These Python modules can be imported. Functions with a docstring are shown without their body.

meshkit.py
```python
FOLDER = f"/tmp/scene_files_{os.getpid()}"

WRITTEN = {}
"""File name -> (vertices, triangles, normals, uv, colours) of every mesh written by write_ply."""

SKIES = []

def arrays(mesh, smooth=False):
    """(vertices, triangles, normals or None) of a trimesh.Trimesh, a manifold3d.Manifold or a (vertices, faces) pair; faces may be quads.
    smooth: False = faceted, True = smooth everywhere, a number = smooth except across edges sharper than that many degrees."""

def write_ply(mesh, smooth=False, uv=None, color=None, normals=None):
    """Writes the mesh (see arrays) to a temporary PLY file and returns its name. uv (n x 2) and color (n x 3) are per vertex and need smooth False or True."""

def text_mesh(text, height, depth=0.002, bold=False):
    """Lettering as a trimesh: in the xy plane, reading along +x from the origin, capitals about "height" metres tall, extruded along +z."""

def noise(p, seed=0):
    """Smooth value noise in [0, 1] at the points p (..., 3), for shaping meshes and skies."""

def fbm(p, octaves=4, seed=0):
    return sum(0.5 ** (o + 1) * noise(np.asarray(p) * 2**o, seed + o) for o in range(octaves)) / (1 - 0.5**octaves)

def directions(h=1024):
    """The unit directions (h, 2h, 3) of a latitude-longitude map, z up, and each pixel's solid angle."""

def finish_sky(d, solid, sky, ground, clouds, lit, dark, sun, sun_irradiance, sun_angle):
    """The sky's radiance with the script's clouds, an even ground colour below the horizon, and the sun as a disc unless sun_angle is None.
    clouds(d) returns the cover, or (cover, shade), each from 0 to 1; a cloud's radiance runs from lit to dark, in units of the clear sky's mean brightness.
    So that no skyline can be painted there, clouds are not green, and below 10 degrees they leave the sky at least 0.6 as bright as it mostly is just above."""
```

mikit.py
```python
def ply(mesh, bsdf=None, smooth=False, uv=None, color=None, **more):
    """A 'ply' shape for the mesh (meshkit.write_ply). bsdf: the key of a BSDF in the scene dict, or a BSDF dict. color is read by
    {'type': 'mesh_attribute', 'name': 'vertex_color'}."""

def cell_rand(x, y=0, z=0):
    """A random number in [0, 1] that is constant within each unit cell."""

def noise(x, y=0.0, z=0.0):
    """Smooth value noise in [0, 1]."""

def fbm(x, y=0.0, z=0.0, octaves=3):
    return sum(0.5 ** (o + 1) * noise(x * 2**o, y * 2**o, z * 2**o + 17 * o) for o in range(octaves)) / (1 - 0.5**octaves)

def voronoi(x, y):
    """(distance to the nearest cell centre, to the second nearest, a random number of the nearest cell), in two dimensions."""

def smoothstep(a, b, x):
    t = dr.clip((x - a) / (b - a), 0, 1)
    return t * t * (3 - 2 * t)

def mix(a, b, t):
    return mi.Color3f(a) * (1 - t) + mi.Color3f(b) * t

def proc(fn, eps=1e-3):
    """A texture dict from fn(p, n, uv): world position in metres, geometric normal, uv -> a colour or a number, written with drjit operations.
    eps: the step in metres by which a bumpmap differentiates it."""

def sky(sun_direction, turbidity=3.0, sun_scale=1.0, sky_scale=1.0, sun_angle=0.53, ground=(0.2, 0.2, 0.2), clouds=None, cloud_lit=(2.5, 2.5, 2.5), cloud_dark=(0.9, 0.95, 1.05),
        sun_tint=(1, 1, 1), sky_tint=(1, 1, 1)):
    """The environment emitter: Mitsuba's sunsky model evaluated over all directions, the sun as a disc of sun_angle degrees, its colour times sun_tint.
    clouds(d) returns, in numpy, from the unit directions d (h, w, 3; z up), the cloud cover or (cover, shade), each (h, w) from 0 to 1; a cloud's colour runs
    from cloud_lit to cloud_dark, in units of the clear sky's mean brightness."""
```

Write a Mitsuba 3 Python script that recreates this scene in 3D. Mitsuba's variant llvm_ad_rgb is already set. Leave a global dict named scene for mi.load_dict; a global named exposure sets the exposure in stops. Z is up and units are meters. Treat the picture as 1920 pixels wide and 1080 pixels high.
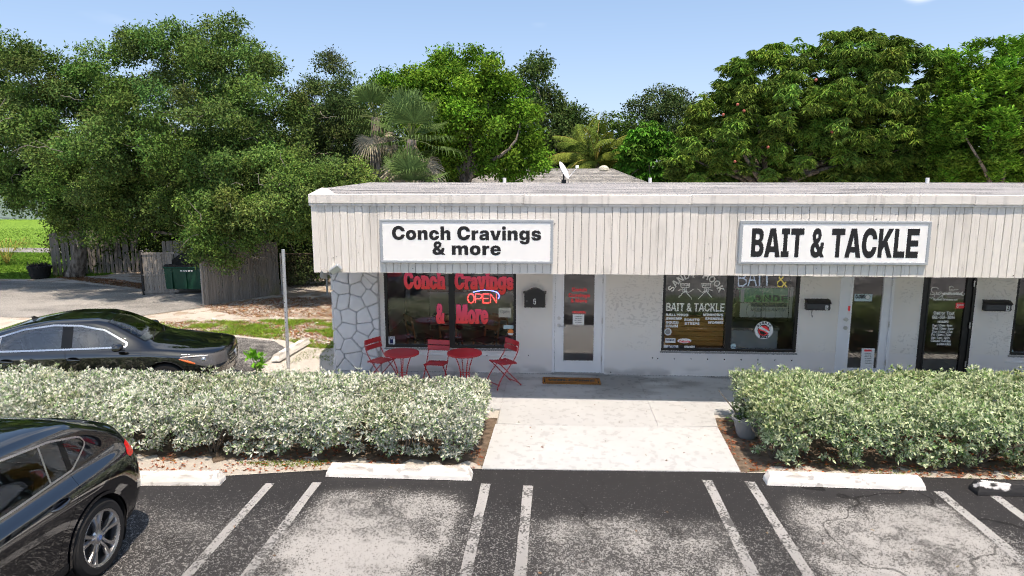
import math, random, glob
import numpy as np, trimesh, shapely, drjit as dr, mitsuba as mi, mikit, meshkit
import manifold3d as m3
from shapely.geometry import Polygon, LineString, Point, MultiPolygon, box as sbox
from shapely import affinity
from scipy.interpolate import PchipInterpolator

# ---------------------------------------------------------------- camera, sky, exposure
T = mi.ScalarTransform4f
FOCAL, YAW, PITCH, ROLL = 1280.0, math.radians(3.455), math.radians(9.434), math.radians(0.023)
CAM = np.array([0.0, -12.68, 3.77])
_f = np.array([-math.sin(YAW) * math.cos(PITCH), math.cos(YAW) * math.cos(PITCH), -math.sin(PITCH)])
_r = np.array([math.cos(YAW), math.sin(YAW), 0.0])
_d = np.cross(_f, _r)
VIEW = np.array([math.cos(ROLL) * _r + math.sin(ROLL) * _d, -math.sin(ROLL) * _r + math.cos(ROLL) * _d, _f])
scene, labels = {'type': 'scene'}, {}
scene['camera'] = {'type': 'perspective', 'fov': 2 * math.degrees(math.atan(960 / FOCAL)), 'fov_axis': 'x', 'near_clip': 0.1, 'far_clip': 3000.0,
                   'to_world': T().look_at(origin=CAM.tolist(), target=(CAM + _f).tolist(), up=(-VIEW[1]).tolist())}
SUN = np.array([0.14, -0.33, 0.93])


def cloud_cover(d):
    s = d / np.maximum(d[..., 2:3], 0.02)
    n = meshkit.fbm(np.stack([s[..., 0] * 0.9 + 3.1, s[..., 1] * 0.5 + 7.7, s[..., 2] * 0], -1), 5, 11)
    high = np.clip((d[..., 2] - 0.16) / 0.12, 0, 1)
    c = np.clip((n - 0.60) * 5, 0, 1) * high * 0.9
    az, el = np.arctan2(d[..., 0], d[..., 1]), np.arcsin(np.clip(d[..., 2], -1, 1))
    wisp = meshkit.fbm(np.stack([az * 38, el * 110, 0 * az], -1), 4, 5)
    for (a0, e0, wa, we) in ((0.345, 0.247, 0.050, 0.010), (0.60, 0.217, 0.030, 0.010), (0.455, 0.208, 0.014, 0.006), (0.20, 0.252, 0.03, 0.006), (-0.9, 0.3, 0.2, 0.03), (1.4, 0.35, 0.3, 0.04), (2.6, 0.4, 0.3, 0.05), (-2.2, 0.35, 0.3, 0.04)):
        c = np.maximum(c, np.clip(np.exp(-((az - a0) / wa) ** 2 - ((el - e0) / we) ** 2) * (0.35 + wisp) * 1.1 - 0.12, 0, 0.9))
    return c, 0.05 * np.ones_like(n)


scene['sky'] = mikit.sky(SUN.tolist(), turbidity=4.5, sky_scale=1.28, sun_scale=1.0, clouds=cloud_cover, sky_tint=(1.16, 1.07, 0.98), sun_tint=(1.0, 1.0, 1.03), cloud_lit=(2.2, 2.2, 2.2))
exposure = 1.9

# ---------------------------------------------------------------- helpers


def at(px, py, y=None, z=None):
    """World point seen at a pixel of the 1920 x 1080 photograph, on the plane y = const or z = const (used to read distances off the photograph)."""
    v = VIEW.T @ np.array([(px - 960) / FOCAL, (py - 540) / FOCAL, 1.0])
    t = (y - CAM[1]) / v[1] if y is not None else (z - CAM[2]) / v[2]
    return CAM + v * t


def numbered(key):
    if key not in scene and key not in labels and not any(k.startswith(key + '__') for k in scene):
        return key
    n = 1
    while True:
        k = f'{key}_{n:03d}'
        if k not in scene and k not in labels and not any(s.startswith(k + '__') for s in scene):
            return k
        n += 1


_count = {}


def part_key(parent, name):
    base = f'{parent}__{name}' if parent else name
    n = _count.get(base, 0)
    _count[base] = n + 1
    return base if n == 0 else f'{base}_{n:03d}'


def thing(name, label, category, group=None):
    key = part_key(None, name)
    labels[key] = {'label': label, 'category': category}
    if group:
        labels[key]['group'] = group
    return key


def add(name, mesh, bsdf, parent=None, label=None, kind=None, smooth=False, normals=None, color=None, uv=None, **more):
    key = part_key(parent, name)
    if normals is not None:
        sh = {'type': 'ply', 'filename': meshkit.write_ply(mesh, False, uv, color, normals), 'face_normals': False}
        sh['bsdf'] = {'type': 'ref', 'id': bsdf}
    else:
        sh = mikit.ply(mesh, bsdf, smooth, uv, color)
    sh.update(more)
    scene[key] = sh
    if label or kind:
        labels[key] = {}
        if label:
            labels[key]['label'] = label
        if kind:
            labels[key]['kind'] = kind
    return key


def structure(name, mesh, bsdf, label, **k):
    key = add(name, mesh, bsdf, None, label, 'structure', **k)
    return key


def lone(name, label, category, mesh, bsdf, group=None, kind=None, **k):
    key = add(name, mesh, bsdf, None, **k)
    labels[key] = {'label': label, 'category': category}
    if group:
        labels[key]['group'] = group
    if kind:
        labels[key]['kind'] = kind
    return key


def cat(*ms):
    ms = [m for m in (ms[0] if len(ms) == 1 and isinstance(ms[0], (list, tuple)) else ms)]
    return trimesh.util.concatenate(ms)


def box(x0, x1, y0, y1, z0, z1, b=0.0):
    if b <= 0:
        m = trimesh.creation.box((x1 - x0, y1 - y0, z1 - z0))
        m.apply_translation(((x0 + x1) / 2, (y0 + y1) / 2, (z0 + z1) / 2))
        return m
    lo, hi = np.array([x0, y0, z0]), np.array([x1, y1, z1])
    pts = []
    for c in np.ndindex(2, 2, 2):
        p = np.where(c, hi, lo)
        s = np.where(c, -1, 1)
        for a in range(3):
            q = p + s * b
            q[a] = p[a]
            pts.append(q)
    return trimesh.convex.convex_hull(np.array(pts))


def hull(pts):
    return trimesh.convex.convex_hull(np.array(pts, float))


def tube(points, r, sides=6, cap=True):
    p = np.asarray(points, float)
    r = np.broadcast_to(np.asarray(r, float), (len(p),))
    t = np.gradient(p, axis=0)
    t /= np.linalg.norm(t, axis=1, keepdims=True) + 1e-12
    ref = np.array([0, 0, 1.0]) if np.abs(t[:, 2]).mean() < 0.8 else np.array([1.0, 0, 0])
    a = np.cross(t, ref)
    a /= np.linalg.norm(a, axis=1, keepdims=True) + 1e-12
    b = np.cross(t, a)
    ang = np.arange(sides) * 2 * np.pi / sides
    v = (p[:, None] + r[:, None, None] * (np.cos(ang)[None, :, None] * a[:, None] + np.sin(ang)[None, :, None] * b[:, None])).reshape(-1, 3)
    i, j = np.meshgrid(np.arange(len(p) - 1), np.arange(sides), indexing='ij')
    q = np.stack([i * sides + j, i * sides + (j + 1) % sides, (i + 1) * sides + (j + 1) % sides, (i + 1) * sides + j], -1).reshape(-1, 4)
    f = np.vstack([q[:, [0, 1, 2]], q[:, [0, 2, 3]]])
    if cap:
        n = len(v)
        v = np.vstack([v, p[:1], p[-1:]])
        j = np.arange(sides)
        f = np.vstack([f, np.stack([(j + 1) % sides, j, j * 0 + n], 1), np.stack([n - 2 * 0 - sides + j, n - sides + (j + 1) % sides, j * 0 + n + 1], 1)])
    return trimesh.Trimesh(v, f, process=False)


def curve(pts, n=12):
    pts = np.asarray(pts, float)
    s = np.concatenate([[0], np.cumsum(np.linalg.norm(np.diff(pts, axis=0), axis=1))])
    from scipy.interpolate import CubicSpline
    if len(pts) < 3:
        return pts
    return CubicSpline(s, pts)(np.linspace(0, s[-1], n))


def lathe(profile, seg=32, axis='z'):
    m = trimesh.creation.revolve(np.array(profile, float), sections=seg)
    if axis == 'y':
        m.apply_transform(trimesh.transformations.rotation_matrix(math.pi / 2, (1, 0, 0)))
    return m


def extrude(shape, depth):
    gs = [g for g in getattr(shape, 'geoms', [shape]) if g.area > 1e-10]
    return cat([trimesh.creation.extrude_polygon(g, depth, engine='earcut') for g in gs])


FRONT = np.array([[1, 0, 0, 0], [0, 0, -1, 0], [0, 1, 0, 0], [0, 0, 0, 1.0]])


def facing(mesh, y, x0=0.0, z0=0.0):
    """A mesh in the xy plane (extruded along +z) stood up against a wall that faces -y, its back at y."""
    m = mesh.copy()
    m.apply_transform(FRONT)
    m.apply_translation((x0, y, z0))
    return m


def quad(pts):
    return trimesh.Trimesh(np.array(pts, float), [[0, 1, 2], [0, 2, 3]], process=False)


def sheet(poly, z, step=None):
    """A flat horizontal sheet of the outline (list of xy) at height z."""
    g = poly if isinstance(poly, (Polygon, MultiPolygon)) else Polygon(poly)
    out = []
    for h in getattr(g, 'geoms', [g]):
        v, f = trimesh.creation.triangulate_polygon(h, engine='earcut')
        m = trimesh.Trimesh(np.column_stack([v, np.full(len(v), z)]), f, process=False)
        if m.face_normals[:, 2].mean() < 0:
            m.invert()
        out.append(m)
    return cat(out)


def rotz(a):
    return trimesh.transformations.rotation_matrix(a, (0, 0, 1))


def moved(m, x=0, y=0, z=0, a=0.0):
    m = m.copy()
    if a:
        m.apply_transform(rotz(a))
    m.apply_translation((x, y, z))
    return m


# ---------------------------------------------------------------- lettering
_fonts, _glyphs = {}, {}


def glyph(text, weight=800, size=150, opsz=32, space=0.0):
    """The outline of a line of text: capitals one unit tall, starting at x = 0 on the baseline."""
    k = (text, weight, space)
    if k in _glyphs:
        return _glyphs[k]
    from PIL import Image, ImageDraw, ImageFont
    if weight not in _fonts:
        f = ImageFont.truetype(glob.glob('/opt/blender-*/*/datafiles/fonts/Inter.woff2')[0], size)
        f.set_variation_by_axes([opsz, weight])
        _fonts[weight] = f
    font = _fonts[weight]
    cap = -font.getbbox('H', anchor='ls')[1]
    shapes, pen = [], 0.0
    for i, ch in enumerate(text):
        if ch != ' ':
            x0, y0, x1, y1 = font.getbbox(ch, anchor='ls')
            im = Image.new('L', (x1 - x0 + 8, y1 - y0 + 8))
            ImageDraw.Draw(im).text((4 - x0, 4 - y0), ch, 255, font, anchor='ls')
            on = np.pad(np.asarray(im) > 127, ((0, 0), (1, 1))).astype(np.int8)
            df = np.diff(on, axis=1)
            rows, st = np.nonzero(df == 1)
            en = np.nonzero(df == -1)[1]
            g = shapely.union_all(shapely.box(st, -rows - 1, en, -rows)).buffer(0.8).buffer(-0.8).simplify(0.6)
            shapes.append(affinity.translate(g, pen - 4 + x0, 4 - y0))
        pen += font.getlength(ch) + space * cap
    g = affinity.scale(shapely.union_all(shapes), 1 / cap, 1 / cap, origin=(0, 0))
    _glyphs[k] = affinity.translate(g, -g.bounds[0], 0)
    return _glyphs[k]


def serifed(g, e=0.09, t=0.07, top=1.0, xh=None):
    """Slab serifs on every narrow stem that ends on the baseline, the capital line or (xh) the small letters' line."""
    extra = []
    x0, _, x1, _ = g.bounds
    for y in [0.0, top] + ([xh] if xh else []):
        lo, hi = (y, y + t) if y == 0 else (y - t, y)
        cut = g.intersection(sbox(x0 - 1, lo, x1 + 1, hi))
        probe = g.intersection(sbox(x0 - 1, lo + t * 0.2, x1 + 1, hi - t * 0.2))
        above = g.intersection(sbox(x0 - 1, hi + 0.02, x1 + 1, hi + 0.12)) if y == xh else None
        for c in getattr(probe, 'geoms', [probe]):
            a, _, b, _ = c.bounds
            if b - a < 0.34 and b > a:
                if above is not None and above.intersects(sbox(a, hi, b, hi + 0.2)):
                    continue
                extra.append(sbox(a - e, lo, b + e, hi))
    return shapely.union_all([g] + extra)


def text_at(text, y, x0, x1, zb, cap, weight=800, depth=0.003, serif=False, space=0.0, **sk):
    """Lettering standing on a wall that faces -y: from x0 to x1, baseline zb, capitals cap tall."""
    g = glyph(text, weight, space=space)
    if serif:
        g = serifed(g, **sk)
        g = affinity.translate(g, -g.bounds[0], 0)
    w = g.bounds[2] - g.bounds[0]
    g = affinity.scale(g, (x1 - x0) / w, cap, origin=(0, 0))
    return facing(extrude(g, depth), y, x0 - g.bounds[0], zb)


# ---------------------------------------------------------------- leaves


def leaf_mesh(P, D, N, L, W, C, fold=0.2, droop=0.0):
    """Many small folded leaves: base P, direction D, upper side N, length L, width W, colour C."""
    P, D, N = (np.asarray(a, float) for a in (P, D, N))
    L, W = np.asarray(L)[:, None], np.asarray(W)[:, None]
    D = D / (np.linalg.norm(D, axis=1, keepdims=True) + 1e-9)
    S = np.cross(D, N)
    S /= np.linalg.norm(S, axis=1, keepdims=True) + 1e-9
    U = np.cross(S, D)
    n = len(P)
    mid = P + D * L * 0.45
    v = np.stack([P, mid + S * W / 2 + U * W * fold, P + D * L - np.array([0, 0, 1]) * L * droop, mid - S * W / 2 + U * W * fold], 1).reshape(-1, 3)
    b = np.arange(n)[:, None] * 4
    f = np.hstack([b + [0, 1, 2], b + [0, 2, 3]]).reshape(-1, 3)
    col = np.repeat(np.asarray(C, float), 4, axis=0)
    return (v, f), np.clip(col, 0, 1)


def unit(v):
    return v / (np.linalg.norm(v, axis=-1, keepdims=True) + 1e-9)
# ---------------------------------------------------------------- materials
P, N_, FB, SS, MX, VOR = mikit.proc, mikit.noise, mikit.fbm, mikit.smoothstep, mikit.mix, mikit.voronoi


def two(b):
    return {'type': 'twosided', 'bsdf': b}


def paint(key, rgb, rough=0.5, spec=0.5, metal=0.0, coat=0.0, bump=None, scale=0.002, eps=1e-3):
    b = {'type': 'principled', 'base_color': {'type': 'rgb', 'value': list(rgb)} if not isinstance(rgb, dict) else rgb,
         'roughness': rough, 'specular': spec, 'metallic': metal, 'clearcoat': coat, 'clearcoat_gloss': 0.95}
    if bump is not None:
        b = {'type': 'bumpmap', 'bsdf': b, 'tex': P(bump, eps), 'scale': scale}
    scene[key] = two(b)


VC = {'type': 'mesh_attribute', 'name': 'vertex_color'}
paint('vertex_paint', VC, 0.6, 0.3)
scene['leaf'] = {'type': 'principledthin', 'base_color': VC, 'roughness': 0.42, 'spec_trans': 0.0, 'diff_trans': 0.22, 'eta': 1.4}
scene['gloss_leaf'] = {'type': 'principledthin', 'base_color': VC, 'roughness': 0.34, 'spec_trans': 0.0, 'diff_trans': 0.18, 'eta': 1.5}


def f_asphalt(p, n, uv):
    x, y = p.x, p.y
    big = FB(x * 0.9 + 3, y * 0.9, 0.0, 4)
    mid = FB(x * 4.5, y * 4.5, 3.0, 3)
    fine = N_(x * 44, y * 44) * 0.26 + N_(x * 90, y * 90, 2.0) * 0.40 + N_(x * 180, y * 180, 5.0) * 0.34
    wob = (N_(x * 3.1, y * 3.1, 9.0) - 0.5) * 0.16

    def bay(cx, hw, y0, y1):
        return SS(hw + 0.12, hw - 0.16, dr.abs(x - cx) + wob) * SS(y0 + 0.15, y0 - 0.25, y + wob) * SS(y1 - 0.5, y1 + 0.6, y + wob)
    worn = dr.maximum(dr.maximum(0.95 * bay(-1.88, 0.86, -5.0, -7.6), 0.62 * bay(0.95, 0.95, -5.5, -9.8)),
                      dr.maximum(1.0 * bay(3.62, 0.95, -4.95, -6.9), 0.7 * bay(6.6, 1.0, -5.0, -8.5)))
    side = SS(-5.4, -6.1, x + wob) * SS(-3.4, -2.6, y)
    worn = dr.maximum(worn, dr.maximum(side * 0.85, 0.42 * SS(-6.6, -8.2, y + wob)))
    near = SS(-5.3, -6.2, y + wob)
    amount = worn * (0.25 + 0.75 * SS(0.30, 0.66, 0.5 * big + 0.5 * mid + 0.10 * (worn - 0.5))) + near * (0.16 + 0.30 * SS(0.4, 0.7, 0.5 * big + 0.5 * mid))
    seal = dr.minimum(dr.minimum(dr.abs(dr.abs(x + 3.19) - 0.10), dr.abs(dr.abs(x + 0.55) - 0.08)), dr.abs(dr.abs(x - 2.21) - 0.08))
    amount = amount * (0.45 + 0.55 * SS(0.02, 0.09, seal))
    pair = dr.minimum(dr.minimum(dr.abs(x + 3.19), dr.abs(x + 0.55)), dr.abs(x - 2.21))
    amount = amount * (0.45 + 0.55 * SS(0.20, 0.30, pair))
    t = 0.66 - 0.24 * amount + 0.16 * SS(-5.9, -4.9, y + wob * 2) * (1 - worn)
    spots = SS(t - 0.11, t + 0.11, fine)
    oil = SS(0.70, 0.80, FB(x * 2.3 + 11, y * 3.4 + 2, 1.0, 3)) * 0.6
    base = MX((0.026, 0.026, 0.028), (0.10, 0.098, 0.095), amount)
    c = MX(base, (0.44, 0.438, 0.432), spots * (0.44 + 0.20 * amount))
    crack = SS(0.012, 0.004, dr.abs(FB(x * 0.8 + 5, y * 0.8, 6.0, 4) - 0.5)) * SS(0.45, 0.6, N_(x * 0.5, y * 0.5, 8.0))
    c = c * (1 - 0.6 * crack)
    return c * (1 - oil * 0.75 * worn)


def h_asphalt(p, n, uv):
    return N_(p.x * 60, p.y * 60) + 0.5 * N_(p.x * 140, p.y * 140, 2.0)


paint('asphalt', P(f_asphalt), 0.85, 0.25, bump=h_asphalt, scale=0.004, eps=2e-3)


def f_line(p, n, uv):
    w = FB(p.x * 5, p.y * 5, 1.0, 3) * 0.6 + N_(p.x * 60, p.y * 60) * 0.4
    wear = SS(-4.9, -8.0, p.y)
    return MX(MX((0.35, 0.35, 0.348), (0.21, 0.21, 0.21), wear), (0.07, 0.07, 0.07), SS(0.50 - 0.10 * wear, 0.66, w) * 0.9)


paint('line_paint', P(f_line), 0.7, 0.3)


def f_concrete(p, n, uv):
    a = FB(p.x * 1.3, p.y * 1.3, 2.0, 4)
    b = FB(p.x * 9, p.y * 9, 5.0, 3)
    dirt = SS(0.5, 0.72, FB(p.x * 0.8 + 9, p.y * 1.9, 1.0, 3)) * SS(-1.9, -0.5, p.y) * 0.42
    grime = SS(0.6, 0.75, FB(p.x * 14, p.y * 14, 7.0, 2)) * 0.12
    slab = 0.92 + 0.08 * SS(-2.70, -2.78, p.y)
    c = MX((0.415, 0.43, 0.44), (0.505, 0.525, 0.54), a * 0.7 + b * 0.3) * slab
    return c * (1 - dirt - grime)


paint('concrete', P(f_concrete), 0.8, 0.2)


def f_stucco(p, n, uv):
    a = FB(p.x * 2.1, p.z * 2.1, p.y, 3)
    scratch = SS(0.66, 0.74, N_(p.x * 30 + 5 * N_(p.x * 4, p.z * 4), p.z * 52 + 7 * N_(p.x * 5, p.z * 5, 3.0))) * SS(0.4, 0.6, FB(p.x * 1.7, p.z * 1.7, 4.0, 2))
    low = SS(0.53, 0.47, p.z + 0.02 * N_(p.x * 3, 0.0))
    c = MX((0.75, 0.715, 0.67), (0.81, 0.775, 0.73), a)
    c = MX(c, (0.77, 0.74, 0.725), low)
    splash = SS(0.22, 0.02, p.z) * SS(0.35, 0.7, FB(p.x * 3, p.z * 6, 8.0, 3)) * 0.35
    return c * (1 - 0.16 * scratch * (1 - low)) * (1 - splash)


def h_stucco(p, n, uv):
    low = SS(0.53, 0.47, p.z)
    return (FB(p.x * 6, p.z * 6, p.y * 6, 3) + 0.4 * N_(p.x * 40, p.z * 40)) * (1 - 0.7 * low)


paint('stucco', P(f_stucco), 0.85, 0.15, bump=h_stucco, scale=0.008, eps=2e-3)


def f_siding(p, n, uv):
    k = mikit.cell_rand(dr.floor((p.x + 3.633) / 0.116), 3.0, 1.0)
    grain = FB(p.x * 60, p.z * 1.6 + 40 * k, 2.0, 3)
    crack = SS(0.70, 0.80, FB(p.x * 75, p.z * 2.4 + 17 * k, 8.0, 2))
    pink = SS(7.2, 7.6, p.x)
    c = MX((0.66, 0.625, 0.575), (0.77, 0.74, 0.695), 0.45 * grain + 0.55 * k)
    c = MX(c, (0.74, 0.67, 0.63), pink * (0.5 + 0.5 * k))
    stain = SS(0.58, 0.78, FB(p.x * 2.5, p.z * 1.1, 4.0, 3)) * 0.16
    nail = SS(0.955, 0.985, mikit.cell_rand(dr.floor(p.x * 60), dr.floor(p.z * 60), 4.0)) * SS(0.4, 0.8, N_(p.x * 2.2, p.z * 1.5, 6.0)) * 0.0
    return c * (1 - 0.16 * crack) * (1 - stain) * (1 - nail)


def h_siding(p, n, uv):
    return FB(p.x * 70, p.z * 2.2, 1.0, 3)


paint('siding', P(f_siding), 0.75, 0.2, bump=h_siding, scale=0.003, eps=1.5e-3)


def f_trim(p, n, uv):
    a = FB(p.x * 3, p.y * 9, p.z * 9, 3)
    drip = SS(0.6, 0.8, FB(p.x * 22, p.z * 1.5, 3.0, 2))
    return MX((0.66, 0.63, 0.59), (0.76, 0.735, 0.70), a) * (1 - 0.16 * drip)


paint('trim_paint', P(f_trim), 0.65, 0.25)


def f_roof(p, n, uv):
    s = FB(p.x * 0.45, p.y * 2.4, 1.0, 3)
    b = FB(p.x * 0.5, p.y * 0.9, 4.0, 3)
    dark = SS(0.6, 0.72, FB(p.x * 0.9, p.y * 4.5, 6.0, 2)) * 0.55
    return MX((0.15, 0.152, 0.16), (0.33, 0.33, 0.34), 0.6 * s + 0.4 * b) * (1 - dark)


paint('roof_cover', P(f_roof), 0.8, 0.2)


def f_stone(p, n, uv):
    a = FB(p.x * 7, p.z * 7, p.y * 7, 4)
    return MX((0.62, 0.62, 0.63), (0.80, 0.80, 0.80), a)


def h_stone(p, n, uv):
    return FB(p.x * 9, p.z * 9, p.y * 9, 4)


paint('painted_stone', P(f_stone), 0.8, 0.2, bump=h_stone, scale=0.02, eps=3e-3)
paint('stone_joint', (0.40, 0.40, 0.40), 0.9, 0.1)
paint('mulch_and_shade', P(lambda p, n, uv: MX((0.05, 0.04, 0.032), (0.22, 0.17, 0.13), FB(p.x * 14, p.y * 14, 1.0, 3))), 0.95, 0.1)  # brown leaf litter, kept dark to carry the shade under the hedges
paint('board_gap', (0.30, 0.285, 0.265), 0.9, 0.1)


def f_ground(p, n, uv):
    x, y = p.x, p.y
    a = FB(x * 0.35, y * 0.35, 1.0, 4)
    b = FB(x * 3.3, y * 3.3, 2.0, 3)
    fine = N_(x * 45, y * 45)
    sand = MX((0.32, 0.295, 0.26), (0.52, 0.50, 0.46), 0.5 * a + 0.3 * b + 0.2 * fine)
    far = SS(14, 22, y)
    leafy = SS(0.48, 0.62, b) * 0.55
    c = MX(sand, (0.20, 0.12, 0.06), leafy * SS(-5.6, -4.6, x + 0 * y) * 0.0 + leafy * SS(4.2, 6.4, y + a * 2))
    return MX(c, (0.07, 0.10, 0.03), far)


paint('soil', P(f_ground), 0.95, 0.1)


def f_drive(p, n, uv):
    x, y = p.x, p.y
    a = FB(x * 0.7, y * 1.6, 3.0, 4)
    fine = N_(x * 40, y * 40) * 0.5 + N_(x * 90, y * 90, 3.0) * 0.5
    return MX((0.15, 0.149, 0.146), (0.31, 0.305, 0.297), SS(0.25, 0.75, 0.62 * a + 0.38 * fine))


paint('gravel', P(f_drive), 0.9, 0.15, bump=lambda p, n, uv: N_(p.x * 50, p.y * 50), scale=0.01, eps=3e-3)


def f_lawn(p, n, uv):
    a = FB(p.x * 0.8, p.y * 0.8, 1.0, 4)
    b = N_(p.x * 25, p.y * 25)
    return MX((0.075, 0.14, 0.02), (0.14, 0.24, 0.035), 0.6 * a + 0.4 * b)


paint('lawn_turf', P(f_lawn), 0.9, 0.1)


def f_fence(p, n, uv):
    k = mikit.cell_rand(dr.floor(p.x * 7.3 + p.y * 2.9), 1.0, 2.0)
    g = FB((p.x + p.y) * 45, p.z * 2.0 + 30 * k, 1.0, 3)
    moss = SS(0.55, 0.75, FB(p.x * 1.7, p.z * 1.7, p.y, 3)) * SS(1.1, 0.2, p.z) * 0.5
    c = MX((0.17, 0.155, 0.14), (0.40, 0.375, 0.345), 0.7 * g + 0.3 * k)
    return MX(c, (0.22, 0.22, 0.08), moss)


paint('weathered_wood', P(f_fence), 0.9, 0.1, bump=lambda p, n, uv: FB((p.x + p.y) * 50, p.z * 2, 1.0, 2), scale=0.004, eps=2e-3)


def f_bark(p, n, uv):
    g = FB(p.x * 14, p.y * 14, p.z * 3.5, 4)
    return MX((0.10, 0.085, 0.07), (0.34, 0.30, 0.26), SS(0.25, 0.75, g))


paint('bark', P(f_bark), 0.95, 0.1, bump=lambda p, n, uv: FB(p.x * 14, p.y * 14, p.z * 4, 3), scale=0.03, eps=5e-3)


def f_shingle(p, n, uv):
    row = dr.floor(p.z / 0.055)
    k = mikit.cell_rand(dr.floor(p.x * 3.2 + row * 0.5), row, 2.0)
    a = FB(p.x * 2, p.z * 8, p.y, 3)
    return MX((0.17, 0.17, 0.17), (0.36, 0.355, 0.345), 0.6 * k + 0.4 * a)


paint('shingle', P(f_shingle), 0.9, 0.15)


def f_stop(p, n, uv):
    a = FB(p.x * 4, p.y * 9, p.z * 9, 4)
    dirt = SS(0.44, 0.60, a) * SS(0.06, 0.125, p.z)
    chip = SS(0.62, 0.70, FB(p.x * 11, p.y * 11, p.z * 11, 3))
    return MX(MX((0.80, 0.79, 0.76), (0.36, 0.33, 0.29), dirt * 0.8), (0.45, 0.43, 0.40), chip * 0.7)


paint('stop_paint', P(f_stop), 0.75, 0.2, bump=lambda p, n, uv: FB(p.x * 22, p.y * 22, p.z * 22, 3), scale=0.006, eps=2e-3)


def f_stop_dark(p, n, uv):
    a = SS(0.38, 0.46, FB(p.x * 5, p.y * 7, p.z * 7, 4))
    return MX((0.66, 0.66, 0.66), (0.03, 0.03, 0.032), a)


paint('stop_black', P(f_stop_dark), 0.7, 0.3)
paint('white_paint', (0.80, 0.80, 0.80), 0.35, 0.5)
paint('door_white', (0.78, 0.79, 0.82), 0.35, 0.5)
paint('sign_white', (0.88, 0.88, 0.87), 0.35, 0.5)
paint('sign_grey', (0.36, 0.39, 0.42), 0.4, 0.5)
paint('ink_black', (0.012, 0.012, 0.013), 0.5, 0.4)
paint('ink_white', (0.85, 0.85, 0.83), 0.5, 0.3)
paint('ink_red', (0.92, 0.07, 0.08), 0.5, 0.3)
paint('frame_black', (0.014, 0.014, 0.015), 0.35, 0.5)
paint('chair_red', (0.42, 0.016, 0.022), 0.3, 0.5, coat=0.3)
paint('steel', (0.55, 0.55, 0.56), 0.35, 0.5, metal=1.0)
paint('galvanised', (0.62, 0.64, 0.66), 0.45, 0.5, metal=0.7)
paint('grey_plastic', (0.26, 0.26, 0.26), 0.5, 0.4)
paint('black_plastic', (0.016, 0.016, 0.017), 0.5, 0.4)
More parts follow.
